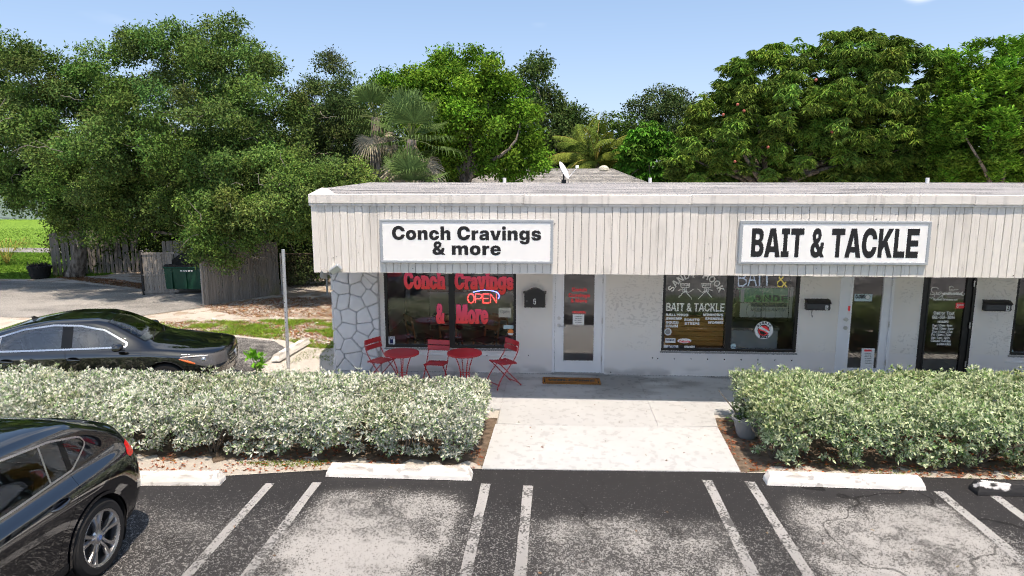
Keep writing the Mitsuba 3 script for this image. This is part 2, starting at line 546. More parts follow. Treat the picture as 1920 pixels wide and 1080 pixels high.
paint('rubber', (0.022, 0.022, 0.023), 0.8, 0.25)
paint('dumpster_green', (0.008, 0.062, 0.036), 0.5, 0.4)
paint('shelf_wood', (0.62, 0.30, 0.07), 0.5, 0.3)
paint('rusty_wire', (0.16, 0.13, 0.10), 0.8, 0.2)
paint('wood_brown', (0.36, 0.16, 0.06), 0.5, 0.3)
paint('room_wall', (0.20, 0.19, 0.18), 0.9, 0.1)
paint('room_floor', (0.13, 0.12, 0.11), 0.6, 0.3)
paint('coir', P(lambda p, n, uv: MX((0.20, 0.085, 0.02), (0.34, 0.16, 0.045), FB(p.x * 30, p.y * 30, 1.0, 2))), 0.95, 0.1)
paint('chrome', (0.86, 0.87, 0.88), 0.12, 0.5, metal=1.0)
paint('alloy', (0.60, 0.61, 0.63), 0.25, 0.5, metal=1.0)
paint('alloy_dark', (0.05, 0.05, 0.055), 0.35, 0.5, metal=0.5)
paint('seat_cloth', (0.05, 0.048, 0.045), 0.8, 0.2)
paint('red_lens', (0.55, 0.008, 0.008), 0.12, 0.6, coat=1.0)
paint('amber_lens', (0.75, 0.16, 0.03), 0.15, 0.6, coat=1.0)
paint('clear_lens', (0.10, 0.10, 0.105), 0.28, 0.5)
paint('lamp_white', (0.8, 0.8, 0.8), 0.3, 0.5)
scene['car_paint'] = two({'type': 'plastic', 'diffuse_reflectance': {'type': 'rgb', 'value': [0.013, 0.017, 0.033]}, 'int_ior': 2.4, 'nonlinear': True})
scene['dark_paint'] = two({'type': 'plastic', 'diffuse_reflectance': {'type': 'rgb', 'value': [0.009, 0.012, 0.020]}, 'int_ior': 2.2, 'nonlinear': True})
scene['tinted_glass'] = {'type': 'thindielectric', 'int_ior': 2.0, 'specular_transmittance': {'type': 'rgb', 'value': [0.016, 0.017, 0.019]}}
scene['windscreen_glass'] = {'type': 'thindielectric', 'int_ior': 1.4, 'specular_transmittance': {'type': 'rgb', 'value': [0.66, 0.74, 0.68]}}
scene['shop_glass'] = {'type': 'thindielectric', 'int_ior': 1.85, 'specular_transmittance': {'type': 'rgb', 'value': [0.68, 0.71, 0.70]}}
paint('grey_pot', (0.20, 0.215, 0.225), 0.6, 0.3)
# ---------------------------------------------------------------- ground, roads, lot
structure('ground', sheet([(-600, -600), (600, -600), (600, 900), (-600, 900)], -0.05), 'soil', 'sandy soil with patches of dead leaves around the building')
structure('lawn', sheet([(-60, 10.9), (-19.3, 11.2), (-17.2, 12.3), (-15.5, 60), (-120, 90), (-120, 14)], -0.042), 'lawn_turf', 'bright green lawn beyond the drive')
structure('far_road', sheet([(-160, 19.6), (-15, 19.6), (-15, 21.6), (-160, 21.6)], -0.036), 'gravel', 'pale narrow road crossing the far lawn')
structure('driveway', sheet([(-60, 4.6), (-11.6, 4.6), (-10.2, 6.2), (-9.5, 8.2), (-13.2, 8.9), (-16.5, 10.2), (-19.2, 10.7), (-60, 10.6)], -0.038), 'gravel', 'pale grey gravel drive under the tree shadows')
lot = Polygon([(-60, -60), (60, -60), (60, -4.40), (2.45, -4.24), (-0.9, -4.33), (-2.6, -4.42), (-4.4, -4.78), (-7.0, -5.2), (-60, -5.2)])
structure('parking_lot', sheet(lot, -0.012), 'asphalt', 'worn black sealed asphalt with pale speckled wear in the bays')
side_lot = Polygon([(-60, -4.2), (-8.4, -4.2), (-6.2, -3.4), (-5.85, -1.2), (-5.9, 1.7), (-6.4, 2.3), (-8.8, 3.1), (-60, 3.4)])
structure('side_parking', sheet(side_lot, -0.018), 'asphalt', 'old grey asphalt beside the building under the parked sedan')


def stripe(x0a, x0b, y0, x1a, x1b, y1):
    n = 14
    rng = np.random.default_rng(int(abs(x0a) * 1000))
    t = np.linspace(0, 1, n)
    L = np.column_stack([x0a + (x1a - x0a) * t + rng.normal(0, .004, n), y0 + (y1 - y0) * t])
    R = np.column_stack([x0b + (x1b - x0b) * t + rng.normal(0, .004, n), y0 + (y1 - y0) * t])
    v = np.vstack([np.column_stack([L, np.full(n, -0.008)]), np.column_stack([R, np.full(n, -0.008)])])
    f = [[i, i + n, i + 1] for i in range(n - 1)] + [[i + 1, i + n, i + n + 1] for i in range(n - 1)]
    m = trimesh.Trimesh(v, f, process=False)
    if m.face_normals[0, 2] < 0:
        m.invert()
    add('stripe', m, 'line_paint', 'parking_lot')


for (a, b, y0, e0, e1) in ((-3.53, -3.42, -4.91, -3.50, -3.39), (-2.96, -2.85, -4.85, -2.93, -2.82), (-0.86, -0.745, -4.77, -0.87, -0.76), (-0.335, -0.22, -4.79, -0.36, -0.25),
                           (1.90, 2.015, -4.50, 1.87, 1.98), (2.415, 2.535, -4.51, 2.40, 2.51), (4.62, 4.745, -4.65, 4.60, 4.72), (5.22, 5.34, -4.70, 5.2, 5.32), (7.3, 7.42, -4.75, 7.3, 7.42), (-5.75, -5.64, -5.3, -5.75, -5.64)):
    stripe(a, b, y0, e0, e1, -10.2)

# concrete walk: slabs with open joints on a darker bed
structure('walkway_bed', sheet([(-4.2, -2.05), (-0.85, -2.05), (-0.85, -4.34), (2.42, -4.25), (2.55, -2.05), (14, -2.05), (14, 0.05), (-4.2, 0.05)], -0.022), 'board_gap', 'dark joint bed below the concrete walkway')
walk = part_key(None, 'walkway')
labels[walk] = {'label': 'pale concrete walkway along the shop fronts with cut joints', 'kind': 'structure'}


def slab(poly, top=0.0):
    g = Polygon(poly).buffer(-0.0028, join_style=2)
    m = extrude(g, 0.05)
    m.apply_translation((0, 0, top - 0.05))
    add('slab', m, 'concrete', walk)


slab([(-0.86, -2.728), (2.52, -2.642), (2.44, -4.24), (-0.90, -4.345)], -0.002)
xs = [-4.2, -2.55, -0.83, 1.62, 3.6, 5.7, 7.9, 10.2, 14]
for i in range(len(xs) - 1):
    a, b = xs[i], xs[i + 1]
    lo = -2.72 if -0.9 < a < 1.7 else -2.05
    if a == 1.62:
        slab([(a, -2.68), (2.52, -2.63), (2.60, -2.05), (b, -2.05), (b, 0.0), (a, 0.0)])
    else:
        slab([(a, lo), (b, lo), (b, 0.0), (a, 0.0)])
structure('planting_bed', sheet([(-60, -2.05), (-4.2, -2.05), (-0.84, -2.05), (-0.92, -4.34), (-2.6, -4.42), (-4.4, -4.80), (-7.0, -5.22), (-60, -5.22)], -0.030), 'soil', 'bare sandy bed below the long hedge')
structure('planting_bed', sheet([(2.60, -2.05), (14, -2.05), (14, -4.42), (2.45, -4.26)], -0.030), 'soil', 'mulched bed below the round-ended hedge')


structure('mulch_and_shade_strip', sheet([(-12, -2.4), (-0.80, -2.4), (-0.84, -4.28)] + [(-0.99 - .13 * k, -4.14 - .05 * (k > 24) + .16 * math.sin(k * 1.7) * math.sin(k * .63)) for k in range(80)] + [(-12, -4.2)], -0.025), 'mulch_and_shade', 'dark strip of leaf litter and painted shade under the long hedge')  # dark sheet paints the hedge's own shade along with the litter
structure('mulch_and_shade_strip', sheet([(2.38, -4.2), (2.40, -2.7), (2.50, -2.2), (13, -2.2)] + [(12.9 - .13 * k, -4.06 + .15 * math.sin(k * 1.3) * math.sin(k * .71)) for k in range(79)], -0.025), 'mulch_and_shade', 'dark strip of mulchy leaves and painted shade under the round-ended hedge')  # real leaf cover here, with under-hedge shade painted into its colour


def wheel_stop(x, y, L, a, bsdf, label, h=0.135, d=0.19, group='concrete wheel stops'):
    pts = []
    for s in (-1, 1):
        for (yy, zz) in ((-d / 2, 0), (d / 2, 0), (-d / 2 * .92, h * .35), (d / 2 * .92, h * .35), (-d * .30, h * .93), (d * .30, h * .93), (-d * .22, h), (d * .22, h)):
            pts.append((s * (L / 2 - 0.05 * (zz / h) ** 2), yy, zz))
    m = hull(pts)
    m = m.subdivide_to_size(0.06)
    nz = meshkit.fbm(m.vertices * 9 + 31 + x, 3, 4)[:, None] - 0.5
    m.vertices += m.vertex_normals * nz * 0.012
    m.vertices[:, 2] = np.maximum(m.vertices[:, 2], 0)
    m = moved(m, x, y, -0.008, a)
    lone('wheel_stop', label, 'wheel stop', m, bsdf, group, smooth=40)


wheel_stop(-1.92, -4.60, 1.86, 0.0, 'stop_paint', 'white painted wheel stop in front of the end of the long hedge')
wheel_stop(3.60, -4.53, 1.88, -0.015, 'stop_paint', 'white wheel stop with a dirt streaked top in front of the round-ended hedge')
wheel_stop(-5.02, -4.98, 1.9, 0.06, 'stop_paint', 'white wheel stop behind the rear bumper of the large dark car')
wheel_stop(5.98, -4.64, 1.8, 0.0, 'stop_black', 'wheel stop with flaking black paint at the edge of the lot')
wheel_stop(-5.62, 1.35, 1.55, math.pi / 2 - 0.06, 'stop_paint', 'weathered narrow wheel stop ahead of the parked sedan')
# ---------------------------------------------------------------- the strip of shops
B = thing('shop_building', 'low white building of shops with a board clad canopy front', 'building')
FY = -2.28           # face of the canopy
HB, HT = 2.26, 3.40  # canopy bottom and top of the boards
DOOR = 2.12


def wall_box(x0, x1, z0, z1, b='stucco', y0=0.0, y1=0.2):
    add('wall', box(x0, x1, y0, y1, z0, z1), b, B)


WX = [-4.13, -3.215, -0.690, 0.0, 0.99, 2.055, 4.545, 5.265, 6.225, 6.73, 7.655, 8.37, 10.6, 11.2, 12.2, 14.0]
opens = {1: 0.475, 3: 0.0, 5: 0.485, 7: 0.0, 9: 0.0, 11: 0.50, 13: 0.0}
for i in range(len(WX) - 1):
    a, b = WX[i], WX[i + 1]
    if i in opens:
        if opens[i] > 0:
            wall_box(a, b, 0, opens[i])
        wall_box(a, b, DOOR, 2.6)
    else:
        wall_box(a, b, 0, 2.6)
add('wall', box(-4.13, -3.93, 0.2, 10.5, 0, 2.9), 'stucco', B)
add('wall', box(-4.13, 14, 10.5, 10.7, 0, 2.9), 'stucco', B)
add('wall', box(13.8, 14, 0.2, 10.5, 0, 2.9), 'stucco', B)
# rooms behind the glass
add('floor', box(-3.93, 13.8, 0.0, 10.5, -0.06, 0.004), 'room_floor', B)
for (y0, y1, x0, x1) in ((5.0, 5.1, -3.93, 13.8),):
    add('partition', box(x0, x1, y0, y1, 0, 2.55), 'room_wall', B)
for x in (1.5, 6.4, 8.0):
    add('partition', box(x, x + 0.1, 0.2, 5.0, 0, 2.55), 'room_wall', B)
add('ceiling', box(-3.93, 13.8, 0.2, 5.0, 2.55, 2.6), 'room_wall', B)
# canopy: soffit, roof cover, side faces
can = [(-3.66, FY + 0.03), (14, FY + 0.03), (14, -0.002), (-4.32, -0.002)]
m = extrude(Polygon(can), 0.03)
m.apply_translation((0, 0, HB + 0.16))
add('soffit', m, 'trim_paint', B)


def roof_poly(pts):
    v, f = trimesh.creation.triangulate_polygon(Polygon([(p[0], p[1]) for p in pts]), engine='earcut')
    z = []
    for q in v:
        z.append(min(pts, key=lambda p: (p[0] - q[0]) ** 2 + (p[1] - q[1]) ** 2)[2])
    m = trimesh.Trimesh(np.column_stack([v, z]), f, process=False)
    if m.face_normals[:, 2].mean() < 0:
        m.invert()
    return m


rp = roof_poly([(-3.66, FY + 0.05, 3.46), (14, FY + 0.05, 3.46), (14, 6.3, 3.555), (-5.1, 6.3, 3.555), (-4.45, 0.0, 3.50)])
add('roof', rp, 'roof_cover', B)
add('roof', roof_poly([(-5.1, 6.3, 3.555), (14, 6.3, 3.555), (14, 11.2, 3.1), (-5.1, 11.2, 3.1)]), 'roof_cover', B)
# the side faces of the roof edge
for (a, b) in (((-3.66, FY + 0.01), (-4.42, 0.0)), ((-4.42, 0.0), (-5.08, 6.3)), ((-5.08, 6.3), (-5.08, 11.2))):
    d = np.array(b) - np.array(a)
    n = np.array([d[1], -d[0]]) / np.linalg.norm(d) * -0.04
    g = Polygon([a, b, tuple(np.array(b) - n), tuple(np.array(a) - n)])
    m = extrude(g, 1.16 if a[1] < 0 else 0.75)
    m.apply_translation((0, 0, HB if a[1] < 0 else 2.7))
    add('roof_side', m, 'trim_paint', B)
# boards of the canopy front
rng = np.random.default_rng(5)
add('backing', box(-3.63, 14, FY + 0.035, FY + 0.06, HB + 0.01, HT), 'board_gap', B)
add('corner_board', box(-3.74, -3.635, FY - 0.004, FY + 0.05, HB - 0.004, 3.36, 0.004), 'siding', B)
pitch = 0.116
x = -3.633
i = 0
while x < 13.9:
    w = pitch - 0.007
    dz = rng.uniform(-0.004, 0.004)
    dy = rng.uniform(-0.003, 0.003)
    add('board', box(x, x + w, FY + dy, FY + 0.033, HB + dz, 3.36, 0.003), 'siding', B)
    x += pitch
    i += 1
# small dark nail heads and knots
for k in range(70):
    nx, nz = rng.uniform(-3.5, 9), rng.uniform(HB + 0.03, 3.3)
    r = rng.choice([0.004, 0.006, 0.009], p=[.6, .3, .1])
    add('nail_head', moved(trimesh.creation.cylinder(r, 0.008, sections=6, transform=trimesh.transformations.rotation_matrix(math.pi / 2, (1, 0, 0))), nx, FY - 0.004, nz), 'ink_black', B)
# coping
for (a, b, dz, dy) in ((-3.76, -0.45, 0.0, 0.0), (-0.447, 2.05, -0.006, 0.004), (2.053, 6.1, 0.002, -0.003), (6.103, 10.2, -0.004, 0.0), (10.203, 14, 0.0, 0.0)):
    add('coping', box(a, b, FY - 0.052 + dy, FY + 0.12, 3.335 + dz, 3.475 + dz, 0.008), 'trim_paint', B)
    add('drip_edge', box(a, b, FY - 0.03 + dy, FY - 0.005, 3.300 + dz, 3.335 + dz, 0.003), 'trim_paint', B)
cap_pts = [(-3.77, FY - 0.02, 3.47), (-3.40, FY - 0.02, 3.47), (-3.50, FY + 0.45, 3.47), (-3.86, FY + 0.45, 3.47), (-3.62, FY + 0.16, 3.565), (-3.52, FY + 0.16, 3.565), (-3.66, FY + 0.3, 3.565)]
add('corner_cap', hull(cap_pts), 'trim_paint', B)
for (px, y) in ((1219, 5.6), (1739, 5.4), (946, 5.8)):
    q = at(px, 336, y=y)
    add('vent_pipe', moved(trimesh.creation.cylinder(0.045, 0.16, sections=14), q[0], y, 3.545 + 0.06), 'white_paint', B)

# stone veneer: the stones stand proud of a recessed joint
add('veneer_backing', box(-4.19, -3.30, -0.024, 0.0, 0.0, 2.40), 'stone_joint', B)
from scipy.spatial import Voronoi
srng = np.random.default_rng(21)
sp = []
while len(sp) < 36:
    c = srng.uniform((-4.22, -0.02), (-3.28, 2.45))
    if all((c[0] - q[0]) ** 2 + (0.9 * (c[1] - q[1])) ** 2 > 0.195 ** 2 for q in sp) or srng.random() < 0.004:
        sp.append(c)
sp = np.array(sp)
far = [(-12, 1), (5, 1), (-4, -9), (-4, 12)]
vor = Voronoi(np.vstack([sp, far]))
area = sbox(-4.20, 0.0, -3.315, 2.40)
for i in range(len(sp)):
    reg = vor.regions[vor.point_region[i]]
    if -1 in reg:
        continue
    g = Polygon(vor.vertices[reg]).intersection(area).buffer(-0.0075, join_style=2).buffer(-0.02).buffer(0.02, quad_segs=3)
    if g.is_empty or g.area < 0.004 or g.geom_type != 'Polygon':
        continue
    g = g.simplify(0.004)
    c = np.array(g.exterior.coords)[:-1]
    ctr = np.array(g.centroid.coords[0])
    hgt = srng.uniform(0.030, 0.065)
    rings = []
    for (s, dd) in ((1.0, 0.0), (1.0, 0.55), (0.955, 0.86), (0.86, 1.0)):
        q = ctr + (c - ctr) * s
        rings.append(np.column_stack([q[:, 0], -0.022 - hgt * dd + 0 * q[:, 0], q[:, 1]]))
    n = len(c)
    v = np.vstack(rings + [[[ctr[0], -0.022 - hgt * srng.uniform(0.95, 1.12), ctr[1]]]])
    f = []
    for r in range(3):
        for k in range(n):
            a, b = r * n + k, r * n + (k + 1) % n
            f += [[a, b, b + n], [a, b + n, a + n]]
    for k in range(n):
        f.append([3 * n + k, 3 * n + (k + 1) % n, 4 * n])
    m = trimesh.Trimesh(v, f, process=False)
    m.fix_normals()
    m = m.subdivide_to_size(0.07)
    add('stone', m, 'painted_stone', B, smooth=35)
# a ragged edge of stone ends on the corner
for k in range(9):
    z0 = 0.02 + k * 0.262
    add('stone', box(-4.225 - srng.uniform(0, .02), -4.195, -0.05, 0.18, z0, z0 + 0.24, 0.008), 'painted_stone', B)


def window(x0, x1, z0, z1, mull=(), glass='shop_glass', fw=0.05, label=None, rail=None):
    w = part_key(B, 'window')
    labels[w] = {'label': label} if label else {}
    y = 0.05
    add('frame', cat([box(x0, x1, y - 0.035, y + 0.05, z0, z0 + fw), box(x0, x1, y - 0.035, y + 0.05, z1 - fw, z1), box(x0, x0 + fw, y - 0.034, y + 0.049, z0 + fw, z1 - fw), box(x1 - fw, x1, y - 0.034, y + 0.049, z0 + fw, z1 - fw)]), 'frame_black', w)
    for (a, b) in mull:
        add('mullion', box(a, b, y - 0.033, y + 0.048, z0 + fw, z1 - fw), 'frame_black', w)
    cuts = [x0 + fw] + [v for ab in mull for v in ab] + [x1 - fw]
    for k in range(0, len(cuts), 2):
        add('pane', quad([(cuts[k], y, z0 + fw), (cuts[k + 1], y, z0 + fw), (cuts[k + 1], y, z1 - fw), (cuts[k], y, z1 - fw)]), glass, w)
    add('sill', box(x0 - 0.02, x1 + 0.02, -0.025, 0.012, z0 - 0.035, z0 - 0.004, 0.004), 'grey_plastic', w)
    return w


W1 = window(WX[1], WX[2], 0.475, DOOR, ((-1.975, -1.865),), label='wide shop window with red and pink lettering')
W2 = window(WX[5], WX[6], 0.485, DOOR, ((3.235, 3.345),), label='wide shop window crowded with white lettering and neon')
W3 = window(WX[11], WX[12], 0.50, DOOR, label='dark tinted shop window')
add('wall_rail', box(-2.75, -0.62, -0.03, -0.002, 0.335, 0.365, 0.006), 'white_paint', B)
add('wall_rail', box(8.3, 10.6, -0.03, -0.002, 0.36, 0.39, 0.006), 'white_paint', B)
for k in range(9):
    add('bolt_head', moved(trimesh.creation.icosphere(1, 0.012), 2.0 + 0.31 * k, -0.006, 0.335), 'ink_black', B)
for (x, z) in ((-0.9, 0.35), (-1.25, 0.35), (1.12, 0.05), (-0.45, 0.36), (1.9, 0.34)):
    add('bolt_head', moved(trimesh.creation.icosphere(1, 0.011), x, -0.006 if z != 0.35 else -0.03, z), 'ink_black', B)


def gpx(px, py, y=0.0):
    q = at(px, py, y=y)
    return q[0], q[2]


def wall_text(text, w, px0, px1, pyb, pyt, bsdf, y=0.043, color=None, **k):
    """Lettering between two columns of the photograph, baseline and capital line read off its rows."""
    x0, zb = gpx(px0, pyb, y)
    x1, _ = gpx(px1, pyb, y)
    zt = gpx((px0 + px1) / 2, pyt, y)[1]
    m = text_at(text, y + 0.003 if False else y, x0, x1, zb, zt - zb, **k)
    return m, zb, zt


def letter_part(text, w, px0, px1, pyb, pyt, bsdf, y=0.043, **k):
    m, zb, zt = wall_text(text, w, px0, px1, pyb, pyt, bsdf, y, **k)
    return add('lettering', m, bsdf, w)


def two_tone(text, w, px0, px1, pyb, pyt, xh=None):
    m, zb, zt = wall_text(text, w, px0, px1, pyb, pyt, None, 0.040, weight=900, serif=True, e=0.07, t=0.12, xh=xh)
    x0, _ = gpx(px0, pyb, 0.040)
    x1, _ = gpx(px1, pyb, 0.040)
    g = serifed(glyph(text, 900), e=0.06, t=0.13, xh=xh)
    g = affinity.translate(g, -g.bounds[0], 0)
    g = affinity.scale(g, (x1 - x0) / (g.bounds[2] - g.bounds[0]), zt - zb, origin=(0, 0)).buffer(0.007, join_style=2)
    m = facing(extrude(g, 0.003), 0.040, x0, zb)
    t = np.clip((m.vertices[:, 2] - zb) / (zt - zb), 0, 1)[:, None]
    col = np.array([[1.0, 0.09, 0.07]]) * (1 - t) + np.array([[1.0, 0.13, 0.27]]) * t
    add('lettering', m, 'vertex_paint', w, color=col)
    # the black outline behind each letter
    x0, zb = gpx(px0, pyb, 0.043)
    x1, _ = gpx(px1, pyb, 0.043)
    g = serifed(glyph(text, 900), e=0.07, t=0.12, xh=xh)
    g = affinity.translate(g, -g.bounds[0], 0)
    g = affinity.scale(g, (x1 - x0) / (g.bounds[2] - g.bounds[0]), zt - zb, origin=(0, 0)).buffer(0.013)
    add('lettering', facing(extrude(g, 0.002), 0.046, x0, zb), 'ink_black', w)


two_tone('Conch', W1, 758, 835, 541, 509, xh=0.76)
two_tone('Cravings', W1, 853, 963, 542, 511, xh=0.76)
two_tone('&', W1, 818, 834, 606, 570)
two_tone('More', W1, 855, 915, 606, 571.5, xh=0.76)


def card(w, px0, px1, py0, py1, bsdf, y=0.042, name='card'):
    x0, z1 = gpx(px0, py0, y)
    x1, z0 = gpx(px1, py1, y)
    return add(name, box(x0, x1, y - 0.002, y + 0.002, z0, z1), bsdf, w), (x0, x1, z0, z1)


paint('card_cream', (0.55, 0.54, 0.46), 0.6, 0.3)
paint('card_white', (0.74, 0.75, 0.76), 0.5, 0.3)
paint('card_blue', (0.45, 0.58, 0.62), 0.5, 0.3)
paint('orange_ink', (0.80, 0.25, 0.06), 0.5, 0.3)
paint('navy_ink', (0.02, 0.025, 0.10), 0.5, 0.3)
paint('green_ink', (0.18, 0.50, 0.26), 0.5, 0.3)
paint('grey_film', P(lambda p, n, uv: MX((0.055, 0.053, 0.05), (0.10, 0.098, 0.092), FB(p.x * 3, p.z * 30, 1.0, 3))), 0.35, 0.5)
card(W1, 935, 958.5, 577, 595, 'card_cream')
letter_part('Open', W1, 938, 955, 587, 581, 'grey_plastic', 0.038, weight=500)
x0, z0 = gpx(953, 614)
add('sticker', facing(extrude(sbox(-0.085, -0.026, 0.085, 0.026).buffer(0.012), 0.003), 0.045, *gpx(953, 614)), 'card_blue', W1)
add('sticker', facing(extrude(Point(0, 0).buffer(0.062), 0.003), 0.045, *gpx(957.5, 624)), 'orange_ink', W1)
add('sticker', facing(extrude(Point(0, 0).buffer(0.062).intersection(sbox(-1, -0.055, 1, -0.015)), 0.002), 0.041, *gpx(957.5, 624)), 'card_white', W1)
card(W1, 727.5, 741, 631, 647, 'card_white')
card(W1, 731, 737, 636, 644, 'navy_ink', 0.039)
letter_part('NOTICE', W1, 729, 740, 635, 632.5, 'navy_ink', 0.039)

# --- second shop window
def arc_text(text, w, cx, cz, r, a0, a1, cap, bsdf, weight=700, y=0.043, serif=True, narrow=1.0):
    """Letters set round a circle of radius r from angle a0 to a1 (degrees, clockwise from the left)."""
    out = []
    n = len(text)
    for k, ch in enumerate(text):
        if ch == ' ':
            continue
        g = glyph(ch, weight)
        if serif:
            g = serifed(g, e=0.10, t=0.07)
        a = math.radians(a0 + (a1 - a0) * k / (n - 1))
        g = affinity.translate(g, -(g.bounds[0] + g.bounds[2]) / 2, 0)
        g = affinity.scale(g, cap * narrow, cap, origin=(0, 0))
        g = affinity.rotate(g, math.degrees(a) - 90, origin=(0, 0))
        g = affinity.translate(g, r * math.cos(a), r * math.sin(a))
        out.append(extrude(g, 0.003))
    return add('lettering', facing(cat(out), y, cx, cz), bsdf, w)


card(W2, 1246, 1361, 500, 585, 'grey_film', 0.062, 'film')
cx, cz = gpx(1304.5, 566)
arc_text('SANDY HOOK', W2, cx, cz, 0.455, 152, 28, 0.115, 'ink_white', weight=650)
letter_part('BAIT & TACKLE', W2, 1249, 1358, 583, 568.5, 'ink_white', weight=620, serif=True, e=0.08, t=0.06)
for (t, a, b, yb, c) in (('BALLYHOO', 1248.5, 1290.5, 592.5, 4.6), ('SHRIMP', 1248.5, 1278.5, 599.5, 4.8), ('SQUID', 1248.5, 1272, 606.8, 4.8), ('CHUM', 1248, 1271, 613.5, 4.8), ('BONITO', 1283, 1311.5, 602, 4.8),
                         ('STRIPS', 1283.5, 1311.5, 609, 4.8), ('MINNOWS', 1318, 1356, 592.5, 4.6), ('SHINERS', 1322, 1356, 599.8, 4.8), ('WORMS', 1327, 1356, 607, 4.8)):
    letter_part(t, W2, a, b, yb, yb - c, 'ink_white', weight=900)


def reel(cx, cz, s):
    """Line drawing of a fishing reel with a crossing rod, for the pair printed on the glass."""
    L = []
    def ln(pts, w=0.006):
        L.append(LineString([(s * u, v) for u, v in pts]).buffer(w, cap_style=2))
    ln([(-.085, .10), (-.07, .02), (.07, .02), (.085, .10), (-.085, .10)])
    ln([(-.07, .085), (.07, .085)], .004); ln([(-.06, .055), (.06, .055)], .003)
    L.append(Point(0.045 * s, .045).buffer(.03).difference(Point(0.045 * s, .045).buffer(.02)))
    L.append(Point(-0.01 * s, -.02).buffer(.045).difference(Point(-0.01 * s, -.02).buffer(.036)))
    L.append(Point(-0.01 * s, -.02).buffer(.018))
    ln([(-.055, -.01), (-.105, -.03)], .006); L.append(Point(-.11 * s, -.03).buffer(.013))
    ln([(-.11, -.17), (-.02, -.06)], .007); ln([(.02, -.06), (.14, -.20)], .006); ln([(.05, -.075), (.10, -.055), (.16, .0)], .005)
    ln([(-.04, -.06), (.05, -.055)], .010); ln([(.0, .02), (.0, -.06)], .006)
    return facing(extrude(shapely.union_all(L), 0.002), 0.043, cx, cz)


add('reel_print', reel(*gpx(1285, 542), 1), 'ink_white', W2)
add('reel_print', reel(*gpx(1325, 542), -1), 'ink_white', W2)


def disc(w, px, py, r, bsdf, y=0.043, name='sticker', hole=0):
    g = Point(0, 0).buffer(r, quad_segs=12)
    if hole:
        g = g.difference(Point(0, 0).buffer(hole, quad_segs=12))
    return add(name, facing(extrude(g, 0.002), y, *gpx(px, py)), bsdf, w)


disc(W2, 1253, 623, 0.070, 'card_white'); disc(W2, 1253, 623, 0.050, 'grey_plastic', 0.040)
card(W2, 1247, 1266.5, 634, 643, 'card_white', name='sticker'); letter_part('Seaguar', W2, 1248.5, 1265, 638.5, 635.5, 'navy_ink', 0.038)
g = affinity.scale(Point(0, 0).buffer(0.13), 1, 0.36)
add('sticker', facing(extrude(g, 0.002), 0.043, *gpx(1284, 640)), 'card_white', W2)
letter_part('Calcutta', W2, 1274, 1294, 642, 638, 'ink_red', 0.039, weight=700)
card(W2, 1242.5, 1271.5, 647, 653.5, 'card_white', name='sticker'); letter_part('AFTCO', W2, 1252, 1268, 652, 648, 'navy_ink', 0.038)
card(W2, 1272.5, 1304, 647, 653.5, 'ink_black', name='sticker'); letter_part('OWNER', W2, 1283, 1303, 652.3, 648.2, 'ink_white', 0.038, weight=900)
disc(W2, 1433.5, 620, 0.170, 'card_white'); disc(W2, 1433, 620.5, 0.108, 'ink_black', 0.040); disc(W2, 1433, 621, 0.098, 'ink_red', 0.038)
cx, cz = gpx(1433.5, 620)
add('sticker', facing(extrude(Polygon([(-.10, .06), (-.06, .075), (.10, -.02), (.095, -.06), (.03, -.02), (-.09, .03)]), 0.002), 0.035, cx, cz), 'card_white', W2)
add('sticker', facing(extrude(Polygon([(-.09, .0), (-.02, -.02), (.05, -.06), (.0, -.09), (-.06, -.07)]), 0.002), 0.0352, cx, cz), 'ink_black', W2)
arc_text('BIONIC', W2, cx, cz, 0.122, 142, 38, 0.036, 'ink_black', 900, 0.039, False)
letter_part('BAIT', W2, 1425, 1441, 633.5, 628.5, 'ink_black', 0.039, weight=900)
disc(W2, 1376, 650.5, 0.052, 'card_blue'); letter_part('Stop', W2, 1372, 1380, 651.5, 649.8, 'navy_ink', 0.040)
disc(W3, 1899, 660, 0.035, 'card_blue')


def shop_door(x0, x1, gx0, gx1, gz0, gz1, bsdf, label, hinge_right=True, glass='shop_glass', rec=0.04):
    d = part_key(B, 'door')
    labels[d] = {'label': label}
    t = 0.045
    # jambs and head
    add('jamb', cat([box(x0, x0 + t, -0.012, 0.12, 0, DOOR), box(x1 - t, x1, -0.012, 0.12, 0, DOOR), box(x0 + t, x1 - t, -0.012, 0.12, DOOR - t, DOOR)]), bsdf, d)
    a, b, y0, y1 = x0 + t + .004, x1 - t - .004, rec - 0.022, rec + 0.022
    z0, z1 = 0.03, DOOR - t - .004
    add('leaf', cat([box(a, gx0, y0, y1, z0, z1), box(gx1, b, y0, y1, z0, z1), box(gx0, gx1, y0, y1, z0, gz0), box(gx0, gx1, y0, y1, gz1, z1)]), bsdf, d)
    bead = 0.03
    add('glazing_bead', cat([box(gx0 - bead, gx0, y0 - .012, y0, gz0 - bead, gz1), box(gx1, gx1 + bead, y0 - .012, y0, gz0 - bead, gz1), box(gx0, gx1, y0 - .012, y0, gz0 - bead, gz0)]), bsdf, d)
    add('pane', quad([(gx0, rec, gz0), (gx1, rec, gz0), (gx1, rec, gz1), (gx0, rec, gz1)]), glass, d)
    add('threshold', box(x0, x1, -0.05, 0.12, 0.001, 0.028, 0.004), 'grey_plastic', d)
    hx = b if hinge_right else a
    for hz in (0.32, 1.05, 1.82):
        add('hinge', moved(trimesh.creation.cylinder(0.012, 0.11, sections=10), hx, -0.016, hz), 'steel', d)
    kx = a + 0.075 if hinge_right else b - 0.075
    Rx = trimesh.transformations.rotation_matrix(math.pi / 2, (1, 0, 0))
    return d, kx, y0, Rx


